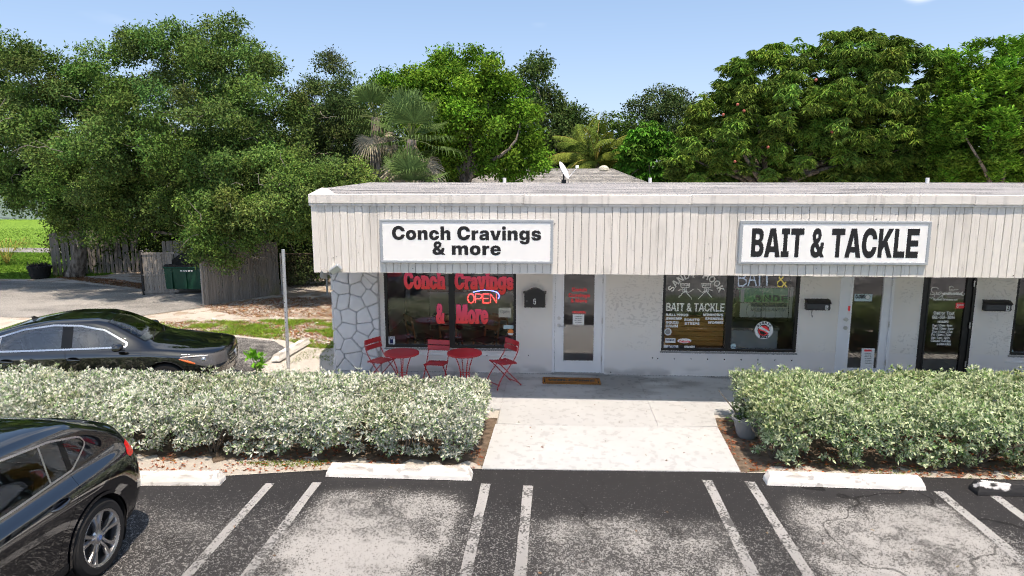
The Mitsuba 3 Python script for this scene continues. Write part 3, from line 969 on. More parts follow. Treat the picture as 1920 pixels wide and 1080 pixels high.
D1, kx, y0, Rx = shop_door(0.0, 0.99, 0.215, 0.785, 0.255, 1.99, 'door_white', 'white door with a tall glass pane and red lettering')
add('deadbolt', moved(trimesh.creation.cylinder(0.033, 0.03, sections=20, transform=Rx), kx, y0 - 0.012, 1.09), 'steel', D1)
add('handle', cat([moved(trimesh.creation.cylinder(0.036, 0.02, sections=20, transform=Rx), kx, y0 - 0.01, 0.945), tube([(kx, y0 - .01, .945), (kx, y0 - .055, .945), (kx + .03, y0 - .06, .94), (kx + .12, y0 - .055, .925)], [.013, .013, .012, .009], 8)]), 'steel', D1)
for (t, a, b, yb, c) in (('Conch', 1072, 1100.5, 546.5, 7.5), ('Cravings', 1066, 1106.5, 557, 7), ('& More', 1070, 1101, 567, 7), ('HOURS:', 1073.5, 1099, 587.5, 4.4)):
    letter_part(t, D1, a, b, yb, yb - c, 'ink_red', 0.032, weight=900, depth=0.002)
card(D1, 1074, 1095, 589, 609, 'card_white', 0.034)
for k in range(4):
    card(D1, 1077 + (k % 2), 1092 - (k % 3), 593 + 3.6 * k, 594.2 + 3.6 * k, 'grey_plastic', 0.0315, 'card_line')

D2, kx, y0, Rx = shop_door(5.265, 6.225, 5.50, 6.04, 0.20, 1.99, 'door_white', 'white glazed door with a closed notice')
for z in (1.13, 0.97):
    add('deadbolt', moved(trimesh.creation.cylinder(0.036, 0.045, sections=20, transform=Rx), kx + 0.02, y0 - 0.018, z), 'steel', D2)
c_, r_ = card(D2, 1602.5, 1634.5, 551, 565, 'card_blue', 0.034)
letter_part('CLOSED', D2, 1604, 1622, 559.5, 552.5, 'ink_black', 0.030, weight=900)
disc(D2, 1628.5, 557.5, 0.042, 'card_white', 0.031, 'card_face', 0.0); disc(D2, 1628.5, 557.5, 0.046, 'grey_plastic', 0.0305, 'card_face', 0.038)
card(D2, 1589.5, 1596, 571, 590, 'card_white', 0.012); card(D2, 1590.5, 1595, 574, 583, 'ink_red', 0.0085, 'card_face')
card(D2, 1616, 1637, 653, 690, 'card_white', 0.034); card(D2, 1620.5, 1634, 655.5, 659, 'ink_red', 0.031, 'card_face')
for k in range(7):
    card(D2, 1621, 1634, 662 + 3.2 * k, 663.2 + 3.2 * k, 'grey_plastic', 0.031, 'card_line')

D3, kx, y0, Rx = shop_door(6.73, 7.655, 6.86, 7.50, 0.16, 2.04, 'frame_black', 'black framed glass door with white script', glass='tinted_glass')
sx, sz = gpx(1742, 553)
strokes = [[(.17, .10), (.12, .135), (.05, .11), (.07, .05), (.12, .01), (.08, -.06), (.0, -.03), (.10, .0)], [(.14, .0), (.15, .05), (.17, .0), (.20, .0), (.23, .05), (.19, .04), (.19, .0), (.24, .03), (.23, -.09), (.18, -.07), (.27, .01), (.28, .05), (.29, .0), (.31, .05), (.34, .0), (.38, .05), (.35, .03), (.36, 0), (.40, .04), (.41, .0)],
           [(.43, .14), (.40, .02), (.43, .0), (.46, .05), (.47, .0), (.50, .05), (.51, .0), (.53, .05), (.55, .0), (.58, .02), (.60, .05), (.57, .03), (.59, .0), (.64, .03)], [(.36, .085), (.52, .10)]]
add('lettering', facing(extrude(shapely.union_all([LineString(curve(s, 50)).buffer(.0055) for s in strokes]), 0.002), 0.036, sx, sz), 'ink_white', D3)
for (t, a, b, yb, c, w) in (('EXTENSIONS', 1767, 1804, 553, 3.8, 800), ('Signature-Extensions.com', 1749, 1795, 563, 3.8, 700), ('Call or Text', 1750, 1789, 589.5, 5.6, 800), ('561-501-3594', 1747.5, 1790, 597.5, 5.6, 800), ('HOURS', 1758, 1778, 605.5, 4.4, 800),
                            ('Tue: 10am-5pm', 1747.5, 1785, 612, 4.2, 700), ('Wed: 10am-6pm', 1747.5, 1787, 618, 4.2, 700), ('Thu: 10am-7pm', 1747, 1785.5, 624, 4.2, 700), ('Fri: 10am-7pm', 1746, 1783, 629.5, 4.2, 700), ('Sat: 9am-5pm', 1745.5, 1780, 635.3, 4.2, 700), ('Closed: Sunday', 1745, 1783, 641, 4.2, 700), ('& Monday', 1756, 1783, 647, 4.2, 700)):
    letter_part(t, D3, a, b, yb, yb - c, 'ink_white', 0.034, weight=w, serif=(c > 5), e=.06, t=.09)
card(D3, 1792.5, 1808.5, 567.5, 578.5, 'ink_red', 0.034)
for k in range(2):
    card(D3, 1798.5, 1807, 570 + 2.4 * k, 571 + 2.4 * k, 'card_white', 0.0315, 'card_line')
letter_part('B', D3, 1793.6, 1797, 577, 569.5, 'card_white', 0.0315, weight=500)
D4, *_ = shop_door(11.2, 12.2, 11.43, 11.97, 0.2, 1.99, 'door_white', 'white door of the far shop')
# ---------------------------------------------------------------- signs and things on the front


def sign(name_label, px0, px1, py0, py1, lines, sk):
    y = FY - 0.06
    s = thing('shop_sign', name_label, 'sign', 'box signs on the canopy')
    x0, z1 = gpx(px0, py0, y)
    x1, z0 = gpx(px1, py1, y)
    fr = 0.042
    prof = []
    add('frame', cat([box(x0, x1, y, FY - 0.004, z1 - fr, z1, .006), box(x0, x1, y, FY - 0.004, z0, z0 + fr, .006), box(x0, x0 + fr, y + .001, FY - 0.004, z0 + fr - .004, z1 - fr + .004, .004), box(x1 - fr, x1, y + .001, FY - 0.004, z0 + fr - .004, z1 - fr + .004, .004)]), 'sign_grey', s)
    add('panel', box(x0 + fr - .004, x1 - fr + .004, y + 0.012, FY - 0.01, z0 + fr - .004, z1 - fr + .004), 'sign_white', s)
    for (t, a, b, yb, yt, w) in lines:
        xa, zb = gpx(a, yb, y + .012)
        xb, _ = gpx(b, yb, y + .012)
        zt = gpx((a + b) / 2, yt, y + .012)[1]
        add('lettering', text_at(t, y + 0.012, xa, xb, zb, zt - zb, weight=w, depth=0.004, **sk), 'ink_black', s)


sign('long white box sign with rounded black lettering above the red bistro set', 711, 1037, 411, 495, [('Conch Cravings', 735.5, 1014.5, 449.3, 424.5, 880), ('& more', 811, 939, 477.5, 453, 880)], {'space': 0.03})
sign('white box sign with tall narrow black capitals above the bait shop', 1389, 1740, 413.5, 497.5, [('BAIT & TACKLE', 1407.5, 1720, 481.5, 428.5, 850)], {'space': 0.02})

# neon signs hanging inside the glass
n = thing('neon_sign', 'lit red neon open sign under a blue arc inside the glass', 'neon sign')


def neon_strokes(chars, px0, px1, py0, py1, y, r, name, bsdf, parent, **more):
    """Each character drawn as a bent glass tube; chars give strokes on a unit square."""
    I_ = CH['I'] if 'I' in CH else None
    ws = np.array([.5 if st is I_ else 1.0 for st in chars])
    ws = ws / ws.sum() * (px1 - px0)
    for k, st in enumerate(chars):
        w = ws[k]
        ms = []
        for s in st:
            pts = []
            for (u, v) in s:
                x, z = gpx(px0 + ws[:k].sum() + w * (0.08 + 0.84 * u), py1 + (py0 - py1) * v, y)
                pts.append((x, y, z))
            ms.append(tube(pts, r, 6))
        add(name, cat(ms), bsdf, parent, **more)


circ = [(0.5 + 0.5 * math.cos(t), 0.5 + 0.5 * math.sin(t)) for t in np.linspace(0, 2 * math.pi, 22)]
CH = {'O': [circ], 'P': [[(0, 0), (0, 1), (.6, 1), (.95, .88), (.98, .72), (.9, .55), (.6, .47), (0.03, .47)]], 'E': [[(.95, 1), (0, 1), (0, 0), (.95, 0)], [(0.02, .5), (.8, .5)]], 'N': [[(0, 0), (0, 1), (.95, 0), (.95, 1)]],
      'B': [[(0, 0), (0, 1), (.6, 1), (.9, .85), (.85, .62), (.55, .52), (.05, .52)], [(.55, .52), (.95, .38), (.95, .15), (.6, 0), (0, 0)]], 'A': [[(0, 0), (.5, 1), (1, 0)], [(.2, .38), (.8, .38)]], 'I': [[(.5, 0), (.5, 1)]], 'T': [[(0, 1), (1, 1)], [(.5, 1), (.5, 0)]],
      '&': [[(1, 0), (.25, .75), (.35, .97), (.6, .97), (.65, .75), (.1, .35), (.15, .05), (.5, 0), (.95, .4)]], 'C': [[(.95, .85), (.6, 1), (.2, .9), (0, .5), (.2, .1), (.6, 0), (.95, .15)]], 'K': [[(0, 0), (0, 1)], [(.95, 1), (.05, .45), (.95, 0)]], 'L': [[(0, 1), (0, 0), (.9, 0)]]}
paint('neon_red', (0.7, 0.05, 0.06), 0.3, 0.5)
paint('neon_blue', (0.2, 0.2, 0.7), 0.3, 0.5)
neon_strokes([CH[c] for c in 'OPEN'], 876, 933, 551, 568, 0.11, 0.008, 'tube', 'neon_red', n, emitter={'type': 'area', 'radiance': {'type': 'rgb', 'value': [2.6, 0.10, 0.10]}})
arc = [(887, 548), (897, 545.5), (912, 544), (926, 546), (934, 550), (936, 556), (934, 560)]
add('tube', tube(curve([(gpx(a, b, .11)[0], .11, gpx(a, b, .11)[1]) for a, b in arc], 30), 0.008, 6), 'neon_blue', n, emitter={'type': 'area', 'radiance': {'type': 'rgb', 'value': [0.45, 0.5, 3.0]}})
q0, q1 = gpx(876, 570, .13), gpx(936, 544, .13)
add('backing_frame', cat([tube([(q0[0], .135, q0[1] + .1), (q1[0], .135, q0[1] + .1)], .005), tube([(q0[0] + .1, .135, q0[1]), (q0[0] + .1, .135, 2.2)], .004), tube([(q1[0] - .1, .135, q0[1]), (q1[0] - .1, .135, 2.2)], .004)]), 'black_plastic', n)

paint('tube_white', (0.85, 0.88, 0.93), 0.3, 0.5)
paint('tube_yellow', (0.75, 0.62, 0.14), 0.3, 0.5)
paint('tube_green', (0.30, 0.62, 0.34), 0.3, 0.5)
paint('tube_grey', (0.32, 0.32, 0.30), 0.3, 0.5)
n = thing('neon_sign', 'neon bait and tackle sign of pale blue yellow and green tubes with faint glow added', 'neon sign')
neon_strokes([CH[c] for c in 'BAIT'], 1383, 1447, 508, 536, 0.12, 0.012, 'tube', 'tube_white', n, emitter={'type': 'area', 'radiance': {'type': 'rgb', 'value': [0.07, 0.09, 0.13]}})  # faint glow added, the bare tubes were too dim behind the glass
neon_strokes([CH['&']], 1454, 1477, 514, 538, 0.12, 0.012, 'tube', 'tube_yellow', n, emitter={'type': 'area', 'radiance': {'type': 'rgb', 'value': [0.12, 0.09, 0.01]}})  # same added glow on the ampersand
neon_strokes([CH[c] for c in 'TACKLE'], 1379, 1480, 541, 566, 0.12, 0.010, 'tube', 'tube_green', n)
neon_strokes([CH[c] for c in 'OPEN'], 1398, 1470, 570, 596, 0.12, 0.007, 'tube', 'tube_grey', n)
star = [(math.cos(a) * (.09 if i % 2 == 0 else .04), math.sin(a) * (.09 if i % 2 == 0 else .04)) for i, a in enumerate(np.linspace(math.pi / 2, math.pi / 2 + 2 * math.pi, 11))]
cx, cz = gpx(1406, 553, .12)
add('tube', tube([(cx + u, .118, cz + v) for u, v in star], .006, 6), 'tube_green', n)
q0, q1 = gpx(1376, 600, .14), gpx(1484, 505, .14)
add('backing_frame', cat([tube([(q0[0], .15, z), (q1[0], .15, z)], .006) for z in (q0[1] + .05, q0[1] + .33, q0[1] + .62)] + [tube([(x, .15, q0[1]), (x, .15, q1[1] + .2)], .006) for x in (q0[0], q1[0], (q0[0] + q1[0]) / 2)]), 'black_plastic', n)
pz = thing('poster', 'pale window poster with a green band and dark lettering behind the neon tubes', 'poster')
x0, z1 = gpx(1390, 537, .22); x1, z0 = gpx(1484, 596, .22)
add('sheet', box(x0, x1, .22, .225, z0, z1), 'card_white', pz)
xa, za = gpx(1395, 566, .215); xb, zb = gpx(1478, 540, .215)
add('green_band', box(xa, xb, .2165, .2185, za, zb), 'green_ink', pz)
for (t, a, b, yb, c) in (('ANDE', 1412, 1477, 566, 13), ('MONOFILAMENT', 1408, 1476, 583, 6)):
    xa, za = gpx(a, yb, .21); xb, _ = gpx(b, yb, .21); zt = gpx(a, yb - c, .21)[1]
    add('lettering', text_at(t, .2155, xa, xb, za, zt - za, weight=900 if c > 8 else 400, depth=.002), 'navy_ink', pz)
xa, za = gpx(1408, 575, .21); xb, zb = gpx(1476, 569.5, .21)
add('blue_bar', box(xa, xb, .2165, .2185, za, zb), 'navy_ink', pz)
# goods inside the bait shop
sh = thing('display_shelf', 'brown slatted wooden shelf behind the glass of the bait shop', 'shelf')
x0, z0 = gpx(1245, 655, .2); x1, z1 = gpx(1358, 598, .2)
add('back_board', box(x0, x1, .30, .32, 0.004, z1 + .03), 'wood_brown', sh)
for k in range(6):
    add('slat', box(x0, x1, .215, .240, z0 + .08 + k * (z1 - z0 - .05) / 6, z0 + .08 + (k + .93) * (z1 - z0 - .05) / 6, .006), 'shelf_wood', sh)
for k in range(3):
    add('shelf_board', box(x0, x1, .245, .295, z0 + .10 + k * .27, z0 + .12 + k * .27), 'wood_brown', sh)
ck = thing('chest_cooler', 'white lidded bait cooler standing inside the bait shop', 'cooler')
add('body', box(3.45, 4.35, .45, 1.0, .004, .80, .02), 'card_white', ck); add('lid', box(3.43, 4.37, .43, 1.02, .803, .86, .015), 'grey_plastic', ck); add('latch', box(3.85, 3.95, .415, .43, .76, .83, .004), 'steel', ck)
ct = thing('counter', 'long pale counter at the back of the cafe', 'counter')
add('body', box(-3.0, -0.2, 3.6, 4.2, .004, .95), 'card_cream', ct); add('top', box(-3.05, -.15, 3.55, 4.25, .953, 1.0, .008), 'wood_brown', ct); add('kick_board', box(-3.0, -.2, 3.59, 3.598, .006, .12), 'black_plastic', ct)

def inner_chair(x, y, a, label):
    t = thing('dining_chair', label, 'chair', 'wooden chairs inside the cafe')
    R = lambda m: moved(m, x, y, 0.004, a)
    add('seat', R(box(-.21, .21, -.21, .21, .43, .47, .01)), 'seat_cloth', t)
    for sx in (-1, 1):
        add('leg', R(tube([(sx * .19, -.24, 0), (sx * .17, -.17, .43)], .02)), 'wood_brown', t)
        add('leg', R(tube([(sx * .19, .26, 0), (sx * .17, .17, .45), (sx * .17, .26, .92)], .02)), 'wood_brown', t)
    add('backrest', R(cat([box(-.17, .17, .20, .225, .62, .70), box(-.18, .18, .235, .265, .80, .92, .01)])), 'wood_brown', t)


for (x, y, a, l) in ((-2.75, 1.0, 2.2, 'wooden dining chair inside the glass nearest the stone wall'), (-2.05, .75, 0.5, 'wooden dining chair inside the glass behind the middle mullion'), (-1.35, .8, -.6, 'wooden dining chair inside the glass below the open sign'), (-0.95, 1.35, 2.6, 'wooden dining chair inside the cafe deeper behind the others')):
    inner_chair(x, y, a, l)
tb = thing('dining_table', 'dark square dining table inside the cafe window', 'table')
add('tabletop', box(-2.6, -1.5, 1.2, 1.9, .73, .76, .006), 'black_plastic', tb); add('pedestal', moved(trimesh.creation.cylinder(.04, .72), -2.05, 1.55, .37), 'black_plastic', tb); add('base', moved(trimesh.creation.cylinder(.25, .02), -2.05, 1.55, .015), 'black_plastic', tb)

# letter boxes
t = thing('mailbox', 'black wall mailbox with an arched lid and a white 5', 'mailbox', 'mailboxes on the shop wall')
x0, z0 = gpx(983, 576.5, -.12); x1, z1 = gpx(1022.5, 549, -.12)
zt = gpx(1003, 540.5, -.12)[1]
add('body', box(x0, x1, -.125, -.002, z0, z1, .006), 'frame_black', t)
top = Polygon([(x0 - .02, z1 - .012), (x1 + .02, z1 - .012), (x1 + .02, z1 + .012)] + [(x1 - .03 - (x1 - x0 - .06) * k / 14, z1 + .012 + (zt - z1 - .012) * math.sin(math.pi * k / 14) ** 1.3) for k in range(15)] + [(x0 - .02, z1 + .012)])
add('lid', facing(extrude(top, .145), -.001), 'frame_black', t)
add('number', text_at('5', -.126, *[gpx(v, 570.5, -.126)[0] for v in (1000, 1005)], gpx(1000, 570.5, -.126)[1], .105, weight=600), 'ink_white', t)
add('lock', moved(trimesh.creation.icosphere(2, .010), gpx(988, 564.5, -.126)[0], -.127, gpx(988, 564.5, -.126)[1]), 'steel', t)


def flat_box(px0, px1, py0, py1, label, num, npx, hook):
    t = thing('mailbox', label, 'mailbox', 'mailboxes on the shop wall')
    x0, z0 = gpx(px0, py1, -.13); x1, z1 = gpx(px1, py0, -.13)
    add('body', hull([(x, y, z) for x in (x0, x1) for (y, z) in ((-.002, z0), (-.10, z0), (-.13, z0 + .03), (-.12, z1 - .05), (-.002, z1 - .01))]), 'frame_black', t)
    add('lid', hull([(x, y, z) for x in (x0 - .012, x1 + .012) for (y, z) in ((-.002, z1 + .012), (-.06, z1 + .006), (-.138, z1 - .05), (-.145, z1 - .035), (-.06, z1 + .018), (-.002, z1 + .024))]), 'black_plastic', t)
    if hook:
        for hx in (x0 + .12,):
            add('hook', tube([(hx, -.05, z0), (hx, -.06, z0 - .10), (hx, -.08, z0 - .13), (hx, -.10, z0 - .10)], .006), 'frame_black', t)
    xa, za = gpx(npx[0], npx[3], -.132); xb, zb = gpx(npx[1], npx[2], -.132)
    add('number_plate', box(xa, xb, -.1345, -.1315, za, zb), 'card_white', t)
    add('number', text_at(num, -.1345, xa + .012, xb - .012, za + .012, zb - za - .024, weight=800), 'ink_black', t)


flat_box(1513, 1558, 565, 582, 'black wall mailbox with hanging hooks and a 4 beside the closed door', '4', (1547, 1553, 573, 580.5), True)
flat_box(1849, 1898.5, 567, 584, 'plain black wall mailbox with a white numbered 3', '3', (1886, 1894, 573.5, 582.5), False)

# twin security light under the corner of the canopy
t = thing('security_light', 'grey twin security floodlight under the canopy corner', 'light')
c = at(617, 505, y=FY + 0.02)
add('mount', moved(trimesh.creation.cylinder(.05, .04, sections=16), c[0], FY + .06, HB - .02), 'grey_plastic', t)
h1 = lathe([(0, 0), (.045, 0), (.055, .03), (.06, .15), (.05, .16), (0, .16)], 18)
h1.apply_transform(trimesh.transformations.rotation_matrix(-2.3, (1, 0.6, 0)))
add('lamp_head', moved(h1, c[0] - .055, FY - .02, HB + .03), 'grey_plastic', t, smooth=40)
h2 = box(-.10, .10, -.035, .035, -.055, .055, .012)
h2.apply_transform(trimesh.transformations.rotation_matrix(-0.62, (0, 1, 0)))
h2.apply_transform(trimesh.transformations.rotation_matrix(0.45, (1, 0, 0)))
add('sensor_head', moved(h2, c[0] + .13, FY - .05, HB + .06), 'galvanised', t)
add('arm', cat([tube([(c[0], FY + .05, HB - .02), (c[0] - .05, FY, HB + .03)], .012), tube([(c[0], FY + .05, HB - .02), (c[0] + .12, FY - .04, HB + .04)], .012)]), 'grey_plastic', t)

# ---------------------------------------------------------------- red bistro set


def bistro_table(x, y, label, a=0.0):
    t = thing('bistro_table', label, 'table', 'red bistro tables')
    R, h = 0.305, 0.715
    top = lathe([(0, .015), (R - .02, .015), (R - .004, .010), (R, 0), (R, -.018), (R - .006, -.02), (R - .01, 0), (0, .003)], 48)
    add('tabletop', moved(top, x, y, h), 'chair_red', t, smooth=30)
    for k in range(4):
        an = a + k * math.pi / 2
        pts = curve([(.20, h - .005), (.15, h - .10), (.085, .40), (.08, .30), (.13, .14), (.24, 0.01)], 14)
        add('leg', moved(tube([(p * math.cos(an), p * math.sin(an), z) for p, z in pts], .009, 7), x, y, 0), 'chair_red', t, smooth=True)
    ring = [(.082 * math.cos(u), .082 * math.sin(u), .34) for u in np.linspace(0, 2 * math.pi, 25)]
    add('ring', moved(tube(ring, .006, 6), x, y, 0), 'chair_red', t)


def bistro_chair(x, y, a, label):
    """Folding slatted chair; a = the way it faces (0: towards -y)."""
    t = thing('bistro_chair', label, 'chair', 'red folding bistro chairs')
    R = lambda m: moved(m, x, y, 0, a)
    W = .19
    for s in (-1, 1):
        add('back_leg', R(tube(curve([(s * W, -.26, .006), (s * W, .02, .42), (s * W, .155, .60), (s * W, .20, .83)], 14), .009, 7)), 'chair_red', t, smooth=True)
        add('front_leg', R(tube([(s * (W - .022), .27, .006), (s * (W - .022), -.17, .455)], .009, 7)), 'chair_red', t, smooth=True)
    add('seat_rail', R(cat([tube([(s * (W - .022), -.18, .452), (s * (W - .022), .17, .43)], .007) for s in (-1, 1)])), 'chair_red', t)
    for k in range(5):
        y0 = -.20 + k * .076
        z = .462 - .02 * (k / 4) - .012 * math.sin(math.pi * k / 4)
        add('seat_slat', R(box(-W + .01, W - .01, y0, y0 + .066, z, z + .012, .004)), 'chair_red', t)
    for k, z in enumerate((.645, .745)):
        m = box(-W - .012, W + .012, -.008, .008, 0, .088, .005)
        m = m.subdivide_to_size(.07)
        m.vertices[:, 1] += -.02 + .018 * ((m.vertices[:, 0] / W) ** 2 - 1) * -1
        m.apply_transform(trimesh.transformations.rotation_matrix(-.22, (1, 0, 0)))
        add('back_slat', R(moved(m, 0, .170 + .020 * k, z)), 'chair_red', t)
    add('crossbar', R(cat([tube([(-W, -.20, .075), (W, -.20, .075)], .007), tube([(-W + .02, .21, .068), (W - .02, .21, .068)], .007)])), 'chair_red', t)


q = at(753, 660, z=.73); bistro_table(q[0], q[1], 'round red bistro table beside the stone wall', .35)
q = at(871, 660, z=.73); bistro_table(q[0], q[1], 'round red bistro table beside the chair nearest the door', .5)
q = at(716, 676, z=.45); bistro_chair(q[0] - .02, q[1] + .02, math.radians(62), 'red folding chair in front of the stone wall')
q = at(818, 681, z=.45); bistro_chair(q[0], q[1], math.radians(-6), 'red folding chair between the two round tables facing the lot')
q = at(941, 678, z=.45); bistro_chair(q[0] + .03, q[1], math.radians(-52), 'red folding chair at the end of the hedge nearest the door')

# door mat
t = thing('doormat', 'brown coir doormat in front of the lettered door', 'doormat')
q0, q1 = at(1016, 724, z=0), at(1124, 706.5, z=0)
mb = moved(box(-.53, .53, -.18, .18, 0, .022, .006), (q0[0] + q1[0]) / 2, (q0[1] + q1[1]) / 2 + .0, 0)
add('mat', mb, 'coir', t)
mx, my = (q0[0] + q1[0]) / 2, (q0[1] + q1[1]) / 2
brd = sbox(-.50, -.155, .50, .155).difference(sbox(-.485, -.14, .485, .14))
e = extrude(brd, .003); e.apply_translation((mx, my, .0205)); add('border', e, 'ink_black', t)
e = extrude(affinity.scale(glyph('WELCOME', 900), .12, .12, origin=(0, 0)), .003); e.apply_translation((mx - e.bounds[1][0] / 2 - 0.0, my - .06, .0205)); add('lettering', e, 'ink_black', t)

# grey pot at the end of the short hedge
t = thing('flower_pot', 'grey round flower pot at the end of the round-ended hedge', 'flower pot')
q = at(1392, 822, z=0)
PX, PY = q[0] + .10, q[1] + .14
pot = lathe([(0, 0.0), (.12, 0), (.15, .05), (.19, .22), (.20, .26), (.225, .265), (.225, .30), (.205, .305), (.19, .26), (.16, .24), (0, .24)], 36)
add('pot', moved(pot, PX, PY, -.028), 'grey_pot', t, smooth=35)
add('potting_soil', moved(trimesh.creation.cylinder(.185, .02), PX, PY, .215), 'stone_joint', t)
rng = np.random.default_rng(8)
n = 110
D = unit(rng.normal(size=(n, 3)) * [1, 1, .5] + [0, 0, .6])
lm, lc = leaf_mesh(np.array([PX, PY, .22]) + D * rng.uniform(.05, .28, (n, 1)) * [1, 1, .7], D, unit(rng.normal(size=(n, 3)) + [0, 0, 1]), rng.uniform(.05, .09, n), rng.uniform(.025, .04, n), np.array([.07, .12, .04]) * rng.uniform(.6, 1.4, (n, 1)))
add('foliage', lm, 'leaf', t, color=lc)

# bare sign post beside the sedan
t = thing('sign_post', 'bare galvanised post standing beyond the long hedge', 'post')
b = at(541, 690, y=.2)
m = cat([box(-.028, .028, -.010, .010, 0, 2.45, .002), box(-.028, -.020, -.022, .009, 0, 2.449), box(.020, .028, -.022, .009, 0, 2.449)])
zt = at(532, 467, y=.2)[2]
m.apply_scale((1, 1, (zt + .04) / 2.45))
m.apply_transform(trimesh.transformations.rotation_matrix(0.012, (0, 1, 0)))
add('channel', moved(m, b[0], .2, -.04), 'galvanised', t)
add('bolt', cat([moved(trimesh.creation.icosphere(1, .008), b[0], .185, z) for z in np.arange(.3, zt - .05, .1)]), 'ink_black', t)

# ---------------------------------------------------------------- behind: house, dish
hs = thing('house', 'grey shingle hip roofed house behind the shops', 'house')
ry = 18.0
rl, rr = at(935, 318.5, y=ry), at(1148, 318.5, y=ry)
zr = rl[2]
ev = 2.55
e0, e1 = rl[0] - 3.6, rr[0] + (zr - ev) * 2.35
y0, y1 = ry - (zr - ev) * 2.6, ry + (zr - ev) * 2.6
R0, R1 = (rl[0], ry, zr), (rr[0], ry, zr)
A, Bq, Cq, Dq = (e0, y0, ev), (e1, y0, ev), (e1, y1, ev), (e0, y1, ev)
rm = trimesh.Trimesh([R0, R1, A, Bq, Cq, Dq], [[2, 3, 1], [2, 1, 0], [3, 4, 1], [4, 5, 0], [4, 0, 1], [5, 2, 0]], process=False)
# courses of shingles stepping down the front slope
rows = []
nr = 24
for k in range(nr):
    ta, tb = k / nr, (k + 1) / nr
    def pt(t, lift, side):
        p = (np.array(A) * (1 - t) + np.array(R0) * t) if side == 0 else (np.array(Bq) * (1 - t) + np.array(R1) * t)
        return p + np.array([0, -0.2, 1]) * lift
    rows.append(quad([pt(ta, .03, 0), pt(ta, .03, 1), pt(tb, .012, 1), pt(tb, .012, 0)]))
    rows.append(quad([pt(ta, .0, 0), pt(ta, .0, 1), pt(ta, .03, 1), pt(ta, .03, 0)]))
add('roof', cat([rm] + rows), 'shingle', hs)
add('ridge_cap', cat([tube([R0, R1], .06, 6), tube([R1, Bq], .05, 6), tube([R1, Cq], .05, 6)]), 'shingle', hs)
add('wall', box(e0 + .5, e1 - .5, y0 + .5, y1 - .5, -.05, ev - .01), 'stucco', hs)
add('fascia', cat([box(e0, e1, y0 - .02, y0, ev - .16, ev + .02), box(e1, e1 + .02, y0, y1, ev - .16, ev + .02)]), 'trim_paint', hs)
for k, xx in enumerate(np.linspace(e0 + 2, e1 - 3, 3)):
    add('window', box(xx, xx + 1.2, y0 + .47, y0 + .51, 1.0, 2.1), 'frame_black', hs)
wv = at(1106, 318, y=ry - 1.0)
add('ridge_vent', moved(lathe([(0, 0), (.25, 0), (.22, .12), (.1, .2), (0, .22)], 16), at(1132, 318, y=ry)[0], ry, zr - .02), 'card_cream', hs)

t = thing('satellite_dish', 'white oval satellite dish on a short mast on the shop roof', 'satellite dish')
dy = 5.2
c = at(1055, 320.5, y=dy)
ctr = np.array([c[0], dy, c[2]])
nrm = unit(np.array([0.84, -0.30, 0.46]))
ax1 = unit(np.cross(nrm, [0, 1, 0])); ax1 = unit(np.array([-0.40, 0.0, 0.91]) - nrm * np.dot([-0.40, 0.0, 0.91], nrm))
ax2 = np.cross(nrm, ax1)
rings, seg = 7, 32
vv, ff = [], []
for side in (0, 1):
    for r in range(rings + 1):
        for k in range(seg):
            a = 2 * math.pi * k / seg
            rr_ = r / rings
            vv.append(ctr + ax1 * .245 * rr_ * math.cos(a) + ax2 * .22 * rr_ * math.sin(a) + nrm * (.05 * rr_ ** 2 - side * .008))
n1 = (rings + 1) * seg
for side in (0, 1):
    for r in range(rings):
        for k in range(seg):
            a, b_ = side * n1 + r * seg + k, side * n1 + r * seg + (k + 1) % seg
            ff += [[a, b_, b_ + seg], [a, b_ + seg, a + seg]]
for k in range(seg):
    a, b_ = rings * seg + k, rings * seg + (k + 1) % seg
    ff += [[a, b_, b_ + n1], [a, b_ + n1, a + n1]]
add('reflector', (np.array(vv), np.array(ff)), 'white_paint', t, smooth=60)
low = ctr - ax1 * .235 + nrm * .03
lnb = at(1083, 313.5, y=dy - .12)
add('feed_arm', tube([low, lnb], .011, 8), 'white_paint', t)
add('receiver', hull(np.array([lnb + np.array(o) for o in ((-.03, -.03, -.03), (.03, -.03, -.02), (-.05, 0, .04), (.02, .03, .05), (.035, -.02, .03), (-.06, .02, -.01))])), 'white_paint', t)
mast = at(1057, 340, y=dy)
add('mast', tube([(mast[0], dy + .03, 3.53), (mast[0], dy + .03, c[2] - .06), ctr - nrm * .03], .022, 8), 'black_plastic', t)
add('bracket', box(mast[0] - .06, mast[0] + .06, dy - .02, dy + .08, 3.545, 3.64, .01), 'black_plastic', t)
add('cable', tube(curve([low, low + [.01, 0, -.08], (low[0] + .01, dy, 3.56)], 8), .006, 5), 'black_plastic', t)

# ---------------------------------------------------------------- fences, bin, tub
frng = np.random.default_rng(3)


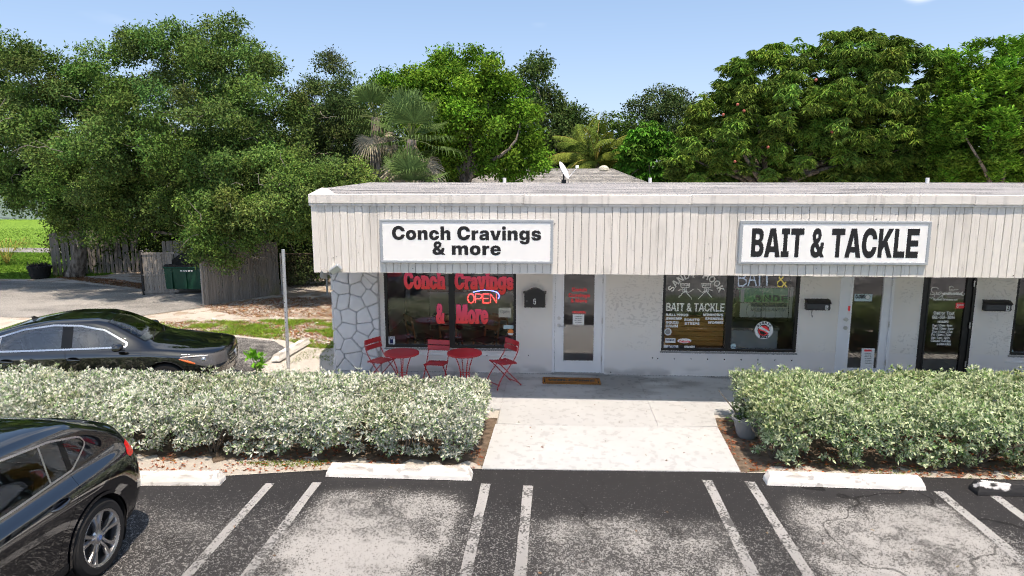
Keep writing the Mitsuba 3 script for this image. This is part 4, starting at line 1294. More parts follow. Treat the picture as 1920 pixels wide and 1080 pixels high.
def plank_fence(label, a, b, h0, h1, gap=0.012, w=0.115, lean=0.02, rail=True, name='wooden_fence', dog=True):
    t = thing(name, label, 'fence', None)
    a, b = np.array(a, float), np.array(b, float)
    L = np.linalg.norm(b - a)
    d = (b - a) / L
    ang = math.atan2(d[1], d[0])
    n = int(L / (w + gap))
    for k in range(n):
        u = k / max(n - 1, 1)
        h = h0 + (h1 - h0) * u + frng.uniform(-.02, .02)
        ww = w * frng.uniform(.94, 1.0)
        c = .022 if dog else .0
        g = Polygon([(-ww / 2, 0), (ww / 2, 0), (ww / 2, h - c), (ww / 2 - c, h), (-ww / 2 + c, h), (-ww / 2, h - c)] if dog else [(-ww / 2, 0), (ww / 2, 0), (ww / 2, h), (-ww / 2, h)])
        m = facing(extrude(g, .018), 0)
        m.apply_transform(trimesh.transformations.rotation_matrix(frng.normal(0, lean * .4), (0, 1, 0)))
        m.apply_translation((0, frng.uniform(-.006, .006), 0))
        p = a + d * (w + gap) * (k + .5)
        add('plank', moved(m, p[0], p[1], -.04, ang), 'weathered_wood', t)
    if rail:
        for z in (.35, (h0 + h1) / 2 - .3):
            m = box(0, L, .006, .05, z, z + .085)
            add('rail', moved(m, a[0], a[1], -.04, ang), 'weathered_wood', t)
        for k in range(int(L / 2.2) + 1):
            p = a + d * min(L, k * 2.2)
            add('post', moved(box(-.05, .05, .05, .14, 0, h0 - .05), p[0], p[1], -.04, ang), 'weathered_wood', t)
    return t


ga, gb = at(102, 517, z=-.04), at(268, 509, z=-.04)
plank_fence('long gappy weathered plank fence behind the leaning oak trunk', ga[:2], gb[:2], 1.65, 1.75, gap=.03, lean=.035)
ga, gb = at(272, 553, z=-.04), at(336, 551, z=-.04)
g = plank_fence('short weathered wooden gate of the bin enclosure', ga[:2], gb[:2], 1.36, 1.36, gap=.008, w=.14, lean=.004, rail=False, name='wooden_gate', dog=False)
ang = math.atan2(*(gb - ga)[[1, 0]])
Lg = np.linalg.norm((gb - ga)[:2])
for z, hh in ((.62, .06), (1.30, .07), (.06, .07)):
    add('rail', moved(box(0, Lg, -.045, -.022, z, z + hh), ga[0], ga[1], -.04, ang), 'weathered_wood', g)
add('frame_post', moved(box(-.06, .0, -.05, .03, 0, 1.42), ga[0], ga[1], -.04, ang), 'black_plastic', g)
ga, gb = at(387, 572, z=-.04), at(526, 551, z=-.04)
plank_fence('tall weathered plank fence to the side of the green bin', ga[:2], gb[:2], 1.62, 1.70, gap=.006, w=.10, lean=.012)
# the return of the enclosure behind the bin
plank_fence('weathered plank fence closing the back of the bin enclosure', (-13.2, 9.6), (-10.4, 9.5), 1.6, 1.65, gap=.01)

t = thing('dumpster', 'dark green metal bin with black lids beside the wooden gate', 'dumpster')
q0, q1 = at(334, 557, z=0), at(386, 557, z=0)
dx0, dx1, dyy = q0[0] - .75, q1[0] + .25, q1[1] + .62
body = hull([(dx0, dyy, .14), (dx1, dyy, .14), (dx0, dyy - .06, .84), (dx1, dyy - .06, .84), (dx0, dyy + 1.0, .14), (dx1, dyy + 1.0, .14), (dx0, dyy + 1.05, 1.12), (dx1, dyy + 1.05, 1.12)])
add('body', body, 'dumpster_green', t)
add('rim', cat([tube([(dx0, dyy - .07, .84), (dx1, dyy - .07, .84)], .03), tube([(dx0, dyy - .07, .84), (dx0, dyy + 1.06, 1.12)], .03), tube([(dx1, dyy - .07, .84), (dx1, dyy + 1.06, 1.12)], .03)]), 'dumpster_green', t)
for k in range(4):
    xx = dx0 + (dx1 - dx0) * (k + .5) / 4
    add('rib', box(xx - .03, xx + .03, dyy - .075, dyy - .02, .16, .81), 'dumpster_green', t)
for k in range(2):
    xa = dx0 + (dx1 - dx0) * k / 2
    add('lid', hull([(xa + .02, dyy - .09, .88), (xa + (dx1 - dx0) / 2 - .02, dyy - .09, .88), (xa + .02, dyy - .09, .91), (xa + (dx1 - dx0) / 2 - .02, dyy - .09, .91), (xa + .02, dyy + 1.06, 1.16), (xa + (dx1 - dx0) / 2 - .02, dyy + 1.06, 1.16), (xa + .02, dyy + 1.06, 1.2), (xa + (dx1 - dx0) / 2 - .02, dyy + 1.06, 1.2)]), 'black_plastic', t)
for xx in (dx0 + .1, dx1 - .1):
    for yy in (dyy + .1, dyy + .9):
        add('caster', moved(lathe([(0, -.03), (.07, -.03), (.08, 0), (.07, .03), (0, .03)], 14, 'y'), xx, yy, .045), 'rubber', t)
for k in range(5):
    add('decal', box(dx0 + .55 + .085 * k, dx0 + .61 + .085 * k, dyy - .079, dyy - .076, .72, .765), 'ink_white', t)

# chain link fence beside the shop wall
t = thing('chain_link_fence', 'rusty chain link fence between the plank fence and the shop wall', 'fence')
p0, p1 = np.array([at(533, 545, z=0)[0] + .1, 8.6]), np.array([-4.3, 8.6])
for xx in np.linspace(p0[0], p1[0], 4):
    add('post', moved(trimesh.creation.cylinder(.03, 1.35, sections=10), xx, 8.6, .62), 'galvanised', t)
add('rail', tube([(p0[0], 8.6, 1.27), (p1[0], 8.6, 1.27)], .018, 8), 'rusty_wire', t)
wires = []
s = .10
for k in range(int((p1[0] - p0[0] + 1.3) / s)):
    for sg in (1, -1):
        xa = p0[0] + k * s - (1.3 if sg > 0 else 0)
        xb = xa + sg * 1.22
        if sg < 0:
            xa, xb = p0[0] + k * s, p0[0] + k * s - 1.22
        ta, tb = max(0, (p0[0] - min(xa, xb)) / 1.22), min(1, (p1[0] - min(xa, xb)) / 1.22)
        if tb - ta < .05:
            continue
        lo, hi = min(xa, xb) + ta * 1.22, min(xa, xb) + tb * 1.22
        za, zb = (ta * 1.22, tb * 1.22) if sg > 0 else (1.22 - ta * 1.22, 1.22 - tb * 1.22)
        wires.append(tube([(lo, 8.6, za + .02), (hi, 8.6, zb + .02)], .0035, 3, cap=False))
add('mesh', cat(wires), 'rusty_wire', t, kind='stuff')

# half barrel planter on the lawn
t = thing('planter_tub', 'dark half barrel planter on the lawn by the drive', 'planter')
q = at(76, 521, z=-.04)
add('tub', moved(lathe([(0, 0), (.30, 0), (.36, .25), (.40, .46), (.37, .46), (.33, .40), (0, .38)], 24), q[0], q[1], -.04), 'black_plastic', t, smooth=35)
for z, r in ((.12, .335), (.36, .385)):
    add('hoop', moved(lathe([(r, 0), (r + .012, .0), (r + .018, .05), (r, .05)], 24), q[0], q[1], -.04 + z), 'rubber', t)
n = 240
D = unit(frng.normal(size=(n, 3)) * [1, 1, .3] + [0, 0, .9])
lm, lc = leaf_mesh(np.array([q[0], q[1], .36]) + frng.normal(size=(n, 3)) * [.16, .16, .04], D, unit(frng.normal(size=(n, 3))), frng.uniform(.12, .26, n), frng.uniform(.02, .035, n), np.array([.05, .045, .05]) * frng.uniform(.6, 2.0, (n, 1)))
add('foliage', lm, 'leaf', t, color=lc)

# pale house far behind the oak
t = thing('house', 'pale low house across the far road behind the oak', 'house')
add('wall', box(-50, -30, 44, 52, -.05, 2.7), 'stucco', t)
add('roof', hull([(-51, 43, 2.7), (-29, 43, 2.7), (-51, 53, 2.7), (-29, 53, 2.7), (-46, 48, 4.4), (-34, 48, 4.4)]), 'shingle', t)
for xx in (-47, -42.5, -38, -33.5):
    w = add('window', box(xx, xx + 1.5, 43.95, 44.01, .9, 2.1), 'frame_black', t)
# ---------------------------------------------------------------- cars
paint('satin_trim', (0.55, 0.55, 0.55), 0.3, 0.5, metal=0.9)
# A body is one smooth half shell lofted over control lines (bottom centre ... roof centre) at stations from tail to nose; doors, glass and lamps
# are cut out of it along outlines drawn in side, top or front view.


class Shell:
    def __init__(self, ctrl, nu=11, nv=9):
        c = np.array(ctrl, float)                      # stations x lines x (x, w, z)
        ns, nl, _ = c.shape
        u = np.linspace(0, ns - 1, (ns - 1) * nu + 1)
        a = PchipInterpolator(np.arange(ns), c, axis=0)(u)
        v = np.linspace(0, nl - 1, (nl - 1) * nv + 1)
        g = PchipInterpolator(np.arange(nl), a, axis=1)(v)
        g[:, :, 1] = np.maximum(g[:, :, 1], 0)
        nU, nV = len(u), len(v)
        du, dv = np.gradient(g, axis=0), np.gradient(g, axis=1)
        n = np.cross(du, dv)
        n = n / (np.linalg.norm(n, axis=2, keepdims=True) + 1e-12)
        bad = np.linalg.norm(np.cross(du, dv), axis=2) < 1e-10
        for _ in range(3):
            if bad.any():
                s = np.zeros_like(n)
                for ax in (0, 1):
                    for sh in (-1, 1):
                        s += np.roll(np.where(bad[..., None], 0, n), sh, ax)
                n = np.where(bad[..., None], s / (np.linalg.norm(s, axis=2, keepdims=True) + 1e-12), n)
                bad = bad & (np.linalg.norm(s, axis=2) < 1e-9)
        mid = n[nU // 2, int(nV * .45)]
        if mid[1] < 0:
            n = -n
        # on the mirror plane normals stay in it
        on = g[:, :, 1] < 1e-4
        n[on, 1] = 0
        n /= np.linalg.norm(n, axis=2, keepdims=True) + 1e-12
        U, V = np.meshgrid(u, v, indexing='ij')
        self.A = np.concatenate([g, n, U[..., None], V[..., None]], 2).reshape(-1, 8)   # x w z nx nw nz u v
        i, j = np.meshgrid(np.arange(nU - 1), np.arange(nV - 1), indexing='ij')
        q = np.stack([i * nV + j, (i + 1) * nV + j, (i + 1) * nV + j + 1, i * nV + j + 1], -1).reshape(-1, 4)
        f = np.vstack([q[:, [0, 1, 2]], q[:, [0, 2, 3]]])
        fn = np.cross(self.A[f[:, 1], :3] - self.A[f[:, 0], :3], self.A[f[:, 2], :3] - self.A[f[:, 0], :3])
        flip = (fn * self.A[f[:, 0], 3:6]).sum(1) < 0
        f[flip] = f[flip][:, ::-1]
        self.F = f[np.linalg.norm(fn, axis=1) > 1e-12]


def split(A, F, s):
    """Cuts the mesh along s = 0: (inside where s < 0, outside), with new vertices on the cut."""
    ins = s < 0
    k = ins[F].sum(1)
    Fi, Fo = [F[k == 3]], [F[k == 0]]
    cross = F[(k == 1) | (k == 2)]
    if len(cross) == 0:
        return (A, Fi[0]), (A, Fo[0])
    new, cache, vin, vout = [], {}, [], []
    base = len(A)

    def mid(a, b):
        key = (a, b) if a < b else (b, a)
        if key not in cache:
            t = s[a] / (s[a] - s[b])
            p = A[a] * (1 - t) + A[b] * t
            p[3:6] /= np.linalg.norm(p[3:6]) + 1e-12
            cache[key] = base + len(new)
            new.append(p)
        return cache[key]
    for t in cross:
        t = list(t)
        one = ins[t].sum() == 1
        while ins[t[0]] != one or ins[t[1]] == one or ins[t[2]] == one:
            t = t[1:] + t[:1]
        a, b, c = t
        p, q = mid(a, b), mid(a, c)
        tri, quad_ = [[a, p, q]], [[p, b, c], [p, c, q]]
        (vin if one else vout).extend(tri)
        (vout if one else vin).extend(quad_)
    A2 = np.vstack([A, np.array(new)])
    Fi = np.vstack([Fi[0], np.array(vin).reshape(-1, 3)]).astype(int)
    Fo = np.vstack([Fo[0], np.array(vout).reshape(-1, 3)]).astype(int)
    return (A2, Fi), (A2, Fo)


def sdf(poly, X, Y):
    """Signed distance to an outline, negative inside."""
    b = poly.boundary
    d = shapely.distance(shapely.points(X, Y), b)
    return np.where(shapely.contains_xy(poly, X, Y), -d, d)


def compact(A, F):
    u, inv = np.unique(F, return_inverse=True)
    return A[u], inv.reshape(F.shape)


class Car:
    def __init__(self, label, cat_, pos, heading, shell, paint_):
        self.t = thing('parked_car', label, cat_)
        self.M = trimesh.transformations.translation_matrix((pos[0], pos[1], pos[2])) @ rotz(heading)
        self.A, self.F = shell.A, shell.F
        self.paint = paint_

    def world(self, m):
        m = m.copy()
        m.apply_transform(self.M)
        return m

    def put(self, name, mesh, bsdf, **k):
        return add(name, self.world(mesh), bsdf, k.pop('parent', self.t), **k)

    def both(self, A, F, off=0.0):
        """The half mesh and its mirror image as one (vertices, faces, normals) in world space."""
        A, F = compact(A, F)
        p, n = A[:, :3] + A[:, 3:6] * off, A[:, 3:6]
        return self.sides(p, n, F, (1, -1))

    def sides(self, p, n, F, which):
        V, Nn, Fs = [], [], []
        for s in which:
            V.append(p * [1, s, 1]); Nn.append(n * [1, s, 1])
            Fs.append((F if s > 0 else F[:, ::-1]) + sum(len(q) for q in V[:-1]))
        V, Nn, Fs = np.vstack(V), np.vstack(Nn), np.vstack(Fs)
        R = self.M[:3, :3]
        return V @ R.T + self.M[:3, 3], Nn @ R.T, Fs

    def emit(self, name, AF, bsdf, which=None, off=0.0, parent=None, label=None):
        if len(AF[1]) == 0:
            return
        A, F = compact(*AF)
        keys = []
        for w in ([(1, -1)] if which is None else [(s,) for s in which]):
            V, Nn, Fs = self.sides(A[:, :3] + A[:, 3:6] * off, A[:, 3:6], F, w)
            keys.append(add(name, (V, Fs), bsdf, parent or self.t, normals=Nn, label=label))
        return keys

    def take(self, s):
        """Removes the region s < 0 from the body and returns it."""
        i, o = split(self.A, self.F, s)
        self.A, self.F = o[0], o[1]
        return i


def wheel(car, x, w, r, side, rim_r, spokes, width=.235, name='wheel', steer=0.0):
    """A wheel at the axle end: tyre, rim, spokes, hub, brake disc."""
    wk = part_key(car.t, name)
    scene_key = wk

    def put(nm, m, bsdf, **k):
        m = m.copy()
        if side < 0:
            m.apply_transform(np.diag([1, -1, 1, 1.0])); m.invert()
        m.apply_transform(rotz(steer))
        m.apply_translation((x, side * w, r - .004))
        m.apply_transform(car.M)
        add(nm, m, bsdf, wk, **k)
    h = width / 2
    R_ = lambda prof, seg=56: lathe([(a, -b) for a, b in prof], seg, 'y')   # profile (radius, outward)
    tyre = [(rim_r - .012, -h + .02), (rim_r + .01, -h), (r - .035, -h + .002), (r - .008, -h + .03), (r, -h + .06), (r, h - .06), (r - .008, h - .03), (r - .035, h - .002), (rim_r + .012, h), (rim_r - .004, h - .012), (rim_r - .012, h - .03)]
    put('tyre', R_(tyre), 'rubber', smooth=35)
    for yy in (-.05, 0, .05):
        pass
    rim = [(rim_r - .018, -h + .02), (rim_r - .028, 0), (rim_r - .026, h - .045), (rim_r - .020, h - .014), (rim_r + .004, h - .004), (rim_r + .004, h - .010), (rim_r - .008, h - .03), (rim_r - .008, -h + .02)]
    put('rim', R_(rim), 'alloy', smooth=35)
    put('brake_disc', R_([(.0, .0), (rim_r * .68, .0), (rim_r * .68, .02), (.0, .02)], 40), 'alloy_dark', smooth=35)
    put('backing', R_([(0, -.04), (rim_r - .03, -.04), (rim_r - .03, -.03), (0, -.03)], 32), 'black_plastic', smooth=35)
    put('hub', R_([(0, h - .075), (.075, h - .075), (.082, h - .055), (.05, h - .034), (.0, h - .034)], 28), 'alloy', smooth=35)
    put('hub_badge', R_([(0, h - .032), (.031, h - .032), (.033, h - .030), (.031, h - .027), (0, h - .027)], 20), 'badge_blue', smooth=35)
    put('hub_ring', R_([(.026, h - .0265), (.033, h - .0265), (.033, h - .0255), (.026, h - .0255)], 20), 'chrome')
    for k in range(spokes):
        a0 = 2 * math.pi * k / spokes + math.pi / 2
        for s in (-1, 1):
            # a twin spoke: narrow at the hub, spreading towards the rim
            def pt(rad, ang, y):
                return (rad * math.cos(ang), y, rad * math.sin(ang))
            aI, aO = a0 + s * .19, a0 + s * .215
            pts = []
            for (rad, ang, hw, yo, yi) in ((.052, a0 + s * .40, .013, h - .042, h - .075), (rim_r * .52, aI * .75 + a0 * .25 + s * .02, .0125, h - .030, h - .062), (rim_r - .016, aO, .017, h - .016, h - .046)):
                for e in (-1, 1):
                    da = e * hw / rad
                    pts.append((pt(rad, ang + da, -yo), pt(rad, ang + da * 1.5, -yi)))
            q = [p for pr in pts for p in pr]
            for lo in (0, 4):
                put('spoke', hull(np.array(q[lo:lo + 8]) * [1, -1, 1]), 'alloy')


paint('badge_blue', (0.12, 0.20, 0.42), 0.3, 0.5)


def seat(car, x, w, z=.36):
    t = part_key(car.t, 'seat')
    R = lambda m: car.world(m)
    add('cushion', R(box(x - .25, x + .28, w - .25, w + .25, z, z + .16, .05)), 'seat_cloth', t)
    b = box(-.07, .07, -.25, .25, 0, .62, .05)
    b.apply_transform(trimesh.transformations.rotation_matrix(-.28, (0, 1, 0)))
    add('backrest', R(moved(b, x - .22, w, z + .12)), 'seat_cloth', t)
    hd = box(-.05, .05, -.13, .13, 0, .19, .04)
    add('headrest', R(moved(hd, x - .42, w, z + .76)), 'seat_cloth', t)


def handle(car, x, w, z, side, L=.22, cup=True, tilt=0.05):
    k = part_key(car.t, 'door_handle')
    a = np.linspace(0, 1, 9)
    pts = np.column_stack([x - L / 2 + L * a, w + .004 + .040 * np.sin(math.pi * a) ** .5, z + tilt * (a - .5) * -.4])
    bar = tube(pts * [1, side, 1], .0135 + .004 * np.sin(math.pi * a), 8)
    add('grip', car.world(bar), car.paint, k, smooth=True)
    if cup:
        e = lathe([(0, 0), (.6, .002), (.95, .006), (1.0, .003), (1.0, -.004), (0, -.004)], 26)
        e.vertices *= [.105, .052, 1]
        e.apply_transform(trimesh.transformations.rotation_matrix(-math.pi / 2 * side, (1, 0, 0)))
        add('cup', car.world(moved(e, x - .01, side * (w + .001), z - .008)), 'black_gloss', k, smooth=35)


scene['black_gloss'] = two({'type': 'plastic', 'diffuse_reflectance': {'type': 'rgb', 'value': [0.004, 0.004, 0.004]}, 'int_ior': 1.5})


def ring(poly, w_out, w_in=0.0):
    return poly.buffer(w_out).difference(poly.buffer(-w_in)) if w_in else poly.buffer(w_out).difference(poly)


def rounded(pts, r):
    return Polygon(pts).buffer(-r).buffer(2 * r, quad_segs=6).buffer(-r, quad_segs=6)


def common(car, spec):
    """Cuts the glass, doors, lamps and arches out of the body and fits what they need."""
    c = car
    x = lambda: c.A[:, 0]
    w = lambda: c.A[:, 1]
    z = lambda: c.A[:, 2]
    side_only = lambda lo: np.where((c.A[:, 7] > lo), -1.0, 1.0)
    # wheel arches
    for (ax, ar) in spec['arches']:
        c.take(np.where((w() > .42) & (c.A[:, 7] < spec['v_belt']), np.hypot(x() - ax, z() - spec['axle_z']) - ar, 1.0))
        lip = c.take(np.where((w() > .42) & (c.A[:, 7] < spec['v_belt']), np.hypot(x() - ax, z() - spec['axle_z']) - ar - spec['lip'], 1.0))
        c.emit('arch_lip', lip, spec.get('lip_mat', c.paint), (1, -1), off=.012)
        for s in (1, -1):
            prof = [(ar + .004, .0), (ar + .004, -.46)]
            m = lathe([(ar + .003, 0), (ar + .003, .42)], 40, 'y')
            m = m.slice_plane((0, 0, -ar * .55), (0, 0, 1))
            m.apply_translation((ax, .905 if s > 0 else -.905 + .42, spec['axle_z']))
            c.put('wheel_well', m, 'black_plastic')
    band = (c.A[:, 7] > spec['v_belt'] - .75) & (c.A[:, 7] < spec['v_roof'] + .0)
    # side glass
    dlo = spec['dlo']
    tw = spec['trim']
    if tw:
        ring_ = np.where(band, sdf(dlo.buffer(tw), x(), z()), 1.0)
        trim = c.take(ring_)
        band_t = np.ones(len(trim[0]), bool)
        gl, tr = split(trim[0], trim[1], sdf(dlo, trim[0][:, 0], trim[0][:, 2]))
        c.emit('window_trim', tr, spec['trim_mat'], (1, -1), off=.004)
    else:
        gl = c.take(np.where(band, sdf(dlo, x(), z()), 1.0))
    for k, cut in enumerate(spec['panes']):
        g1 = split(gl[0], gl[1], sdf(cut, gl[0][:, 0], gl[0][:, 2]))
        c.emit('side_window', g1[0], spec['side_glass'], (1, -1), off=-.002)
        gl = g1[1]
    A_, F_ = compact(*gl)
    if len(F_):
        comp = trimesh.graph.connected_component_labels(np.vstack([F_[:, [0, 1]], F_[:, [1, 2]]]), node_count=len(A_))
        for k in np.unique(comp):
            fk = F_[comp[F_[:, 0]] == k]
            if len(fk) > 3:
                c.emit('window_pillar', (A_, fk), 'satin_trim' if np.ptp(A_[np.unique(fk), 0]) < .03 else 'black_gloss', (1, -1))
    # windscreens
    for nm, poly, vlo, mat, off in spec['screens']:
        top = (c.A[:, 7] > vlo)
        s = np.where(top, sdf(poly, x(), w()), 1.0)
        scr = c.take(s)
        edge = spec['screen_border']
        inner = split(scr[0], scr[1], sdf(poly.buffer(-edge), scr[0][:, 0], scr[0][:, 1]))
        c.emit(nm, inner[0], mat, off=-.001)
        c.emit('screen_border', inner[1], 'black_gloss')
    # lamps and grilles in front or side view
    for nm, poly, view, cond, mat, sides in spec['lamps']:
        a, b = {'side': (0, 2), 'front': (1, 2), 'top': (0, 1)}[view]
        s = np.where(cond(c.A), sdf(poly, c.A[:, a], c.A[:, b]), 1.0)
        piece = c.take(s)
        c.emit(nm, piece, mat, sides, off=.003)
    # sill in black
    # doors with open gaps
    for nm, poly in spec['doors']:
        cond = (c.A[:, 1] > .55) & (c.A[:, 7] < spec['v_belt'] + .35) & (c.A[:, 7] > spec.get('v_sill', 1.0))
        piece = c.take(np.where(cond, sdf(poly, x(), z()), 1.0))
        dr_, gap = split(piece[0], piece[1], sdf(poly.buffer(-.0035), piece[0][:, 0], piece[0][:, 2]))
        c.emit(nm, dr_, c.paint, (1, -1))
        c.emit('door_gap', gap, 'black_plastic', (1, -1), off=-.006)
    for nm, line in spec['seams']:
        a, b = {'side': (0, 2), 'top': (0, 1)}[nm]
        cond = (c.A[:, 7] < spec['v_belt'] + .3) if nm == 'side' else (c.A[:, 7] > spec['v_belt'] - .6)
        piece = c.take(np.where(cond, shapely.distance(shapely.points(c.A[:, a], c.A[:, b]), line) - .0045, 1.0))
        c.emit('seam', piece, 'black_plastic', off=-.004)
    c.emit('body', (c.A, c.F), c.paint)


# --- the large dark coupe-backed car at the front: rear axle at x = -1.405, front axle at 1.405
def suv_ctrl():
    #        1 bottom        2 rocker        3 door low      4 crease        5 shoulder      6 belt          7 cant rail     8 roof edge    9 roof centre
    S = []
    def st(*pts):
        S.append([(p[0], p[1], p[2]) for p in pts])
    def xs(x, *wz):
        st(*[(x, a, b) for a, b in wz])
    st((-2.22, 0, .28), (-2.20, 0, .29), (-2.32, 0, .42), (-2.38, 0, .60), (-2.37, 0, .80), (-2.30, 0, .98), (-2.27, 0, 1.08), (-2.22, 0, 1.19), (-2.18, 0, 1.245), (-2.16, 0, 1.26))
    st((-2.20, 0, .28), (-2.19, .48, .29), (-2.30, .50, .42), (-2.36, .50, .60), (-2.35, .50, .80), (-2.28, .50, .98), (-2.25, .50, 1.08), (-2.20, .50, 1.19), (-2.14, .42, 1.245), (-2.12, 0, 1.265))
    st((-2.15, 0, .27), (-2.10, .74, .29), (-2.18, .80, .42), (-2.22, .82, .60), (-2.22, .80, .80), (-2.18, .76, .97), (-2.15, .72, 1.07), (-2.08, .66, 1.18), (-2.00, .53, 1.265), (-1.96, 0, 1.305))
    st((-1.95, 0, .26), (-1.92, .82, .27), (-1.95, .885, .40), (-1.97, .91, .58), (-1.97, .905, .80), (-1.95, .885, .975), (-1.93, .80, 1.085), (-1.86, .68, 1.27), (-1.76, .54, 1.36), (-1.70, 0, 1.415))
    xs(-1.40, (0, .25), (.83, .25), (.915, .35), (.935, .56), (.940, .84), (.922, .975), (.835, 1.085), (.705, 1.435), (.585, 1.510), (0, 1.555))
    xs(-.90, (0, .24), (.82, .23), (.905, .33), (.918, .55), (.938, .86), (.922, .970), (.840, 1.068), (.715, 1.512), (.60, 1.578), (0, 1.62))
    xs(-.30, (0, .24), (.82, .22), (.900, .32), (.910, .55), (.935, .88), (.920, .960), (.842, 1.050), (.718, 1.540), (.61, 1.602), (0, 1.64))
    xs(.25, (0, .24), (.82, .22), (.900, .32), (.910, .55), (.935, .89), (.920, .950), (.842, 1.035), (.716, 1.520), (.61, 1.582), (0, 1.625))
    xs(.50, (0, .24), (.82, .22), (.900, .32), (.912, .55), (.935, .89), (.918, .945), (.842, 1.028), (.705, 1.455), (.59, 1.515), (0, 1.575))
    xs(1.00, (0, .24), (.82, .23), (.905, .33), (.918, .55), (.935, .88), (.916, .94), (.845, 1.012), (.720, 1.160), (.58, 1.235), (0, 1.30))
    xs(1.22, (0, .25), (.83, .24), (.912, .34), (.93, .56), (.938, .86), (.900, .95), (.85, .995), (.745, 1.035), (.58, 1.075), (0, 1.12))
    xs(1.42, (0, .25), (.83, .25), (.915, .35), (.935, .56), (.938, .85), (.895, .94), (.84, .98), (.70, 1.01), (.50, 1.035), (0, 1.06))
    xs(1.85, (0, .25), (.82, .26), (.90, .38), (.915, .56), (.900, .80), (.85, .88), (.79, .925), (.64, .955), (.45, .98), (0, 1.0))
    st((2.08, 0, .25), (2.04, .70, .27), (2.10, .78, .40), (2.12, .80, .56), (2.10, .78, .74), (2.06, .74, .82), (2.04, .68, .865), (2.02, .55, .895), (2.0, .4, .915), (1.98, 0, .935))
    st((2.16, 0, .26), (2.16, .46, .28), (2.22, .48, .42), (2.24, .48, .56), (2.22, .48, .72), (2.19, .47, .80), (2.17, .45, .84), (2.15, .4, .865), (2.13, .3, .88), (2.11, 0, .895))
    st((2.18, 0, .27), (2.19, 0, .29), (2.26, 0, .42), (2.28, 0, .56), (2.26, 0, .72), (2.23, 0, .80), (2.21, 0, .84), (2.19, 0, .862), (2.17, 0, .875), (2.15, 0, .885))
    return S


suv = Car('large glossy black coupe-backed car with a red tail lamp, rear towards the hedge', 'car', (-5.20, -8.285, -.012), -math.pi / 2, Shell(suv_ctrl(), 12, 9), 'car_paint')
dlo = rounded([(.93, 1.055), (.40, 1.405), (-.10, 1.49), (-.55, 1.485), (-1.10, 1.43), (-1.47, 1.335), (-1.53, 1.275), (-1.24, 1.125), (-.6, 1.095)], .03)
common(suv, dict(
    arches=[(-1.405, .405), (1.405, .405)], axle_z=.365, lip=.03, v_belt=6.0, v_roof=7.35, dlo=dlo, trim=.018, trim_mat='satin_trim',
    panes=[sbox(.08, .8, 1.6, 1.7), sbox(-.965, .8, -.02, 1.7), sbox(-1.195, .8, -.985, 1.7), sbox(-2.0, .8, -1.265, 1.7)],
    side_glass='tinted_glass',
    screens=[('windscreen', rounded([(.52, -.7), (.52, .54), (1.16, .70), (1.20, .4), (1.22, -.7)], .03), 7.15, 'windscreen_glass', 0), ('rear_window', rounded([(-1.12, -.7), (-1.12, .46), (-1.90, .50), (-1.94, -.7)], .03), 8.05, 'tinted_glass', 0)],
    screen_border=.025,
    lamps=[('tail_lamp', rounded([(-2.45, .945), (-1.985, .93), (-1.93, .985), (-2.03, 1.055), (-2.45, 1.06)], .02), 'side', lambda A: (A[:, 0] < -1.8) & (A[:, 1] > .34) & (A[:, 7] < 6.8), 'red_lens', (1, -1)),
           ('headlamp', rounded([(2.4, .70), (1.95, .73), (1.78, .80), (1.9, .84), (2.4, .80)], .02), 'side', lambda A: (A[:, 0] > 1.6) & (A[:, 1] > .40), 'clear_lens', (1, -1)),
           ('grille', rounded([(-1, .52), (.34, .52), (.37, .76), (-1, .76)], .03), 'front', lambda A: A[:, 0] > 2.0, 'black_plastic', None),
           ('sill_cladding', sbox(-3, -1, 3, .36), 'side', lambda A: (A[:, 7] < 3.2) & (A[:, 1] > .3), 'black_plastic', None)],
    doors=[('rear_door', rounded([(.03, .36), (.06, .7), (.02, 1.12), (-1.06, 1.17), (-1.215, 1.10), (-1.19, .98), (-1.08, .80), (-.92, .62), (-.84, .36)], .03)),
           ('front_door', rounded([(.04, .36), (.07, .7), (.03, 1.12), (1.05, 1.09), (1.10, .9), (1.05, .36)], .03))],
    seams=[('top', LineString([(1.28, -1), (1.28, .5), (1.36, .80)])), ('side', LineString([(-2.0, .62), (-1.86, .66)]))]))
for (ax, s) in ((-1.405, 1), (-1.405, -1), (1.405, 1), (1.405, -1)):
    wheel(suv, ax, .815, .365, s, .262, 5)
for s in (1, -1):
    handle(suv, -.93, .922, .935, s)
    handle(suv, .14, .922, .92, s)
    mk = part_key(suv.t, 'mirror')
    sh_ = trimesh.creation.icosphere(3, 1.0)
    sh_.vertices *= [.085, .13, .085]
    sh_.vertices[:, 0] = np.maximum(sh_.vertices[:, 0], -.045)
    add('housing', suv.world(moved(sh_, .74, s * 1.03, 1.12)), 'car_paint', mk, smooth=40)
    add('arm', suv.world(tube([(.78, s * .86, 1.04), (.75, s * .97, 1.07)], .025, 8)), 'black_plastic', mk)
for (x_, w_) in ((.15, .38), (.15, -.38), (-.80, .38), (-.80, -.38)):
    seat(suv, x_, w_, .48)
suv.put('dashboard', box(.72, 1.05, -.70, .70, .75, 1.02, .05), 'seat_cloth')
suv.put('floor_pan', box(-1.9, 1.9, -.78, .78, .26, .30), 'black_plastic')
sw = [(.0, .18 * math.cos(a), .18 * math.sin(a)) for a in np.linspace(0, 2 * math.pi, 25)]
suv.put('steering_wheel', moved(tube(sw, .014, 6), .62, .38, .98), 'black_plastic')
fin = Polygon([(0, 0), (.16, 0), (.03, .055), (.0, .05)])
fm = extrude(fin, .03); fm.apply_transform(trimesh.transformations.rotation_matrix(math.pi / 2, (1, 0, 0))); fm.apply_translation((-1.15, .015, 1.525))
suv.put('antenna_fin', fm, 'car_paint')
suv.put('plate', box(-2.385, -2.372, -.15, .15, .70, .85, .004), 'card_white')

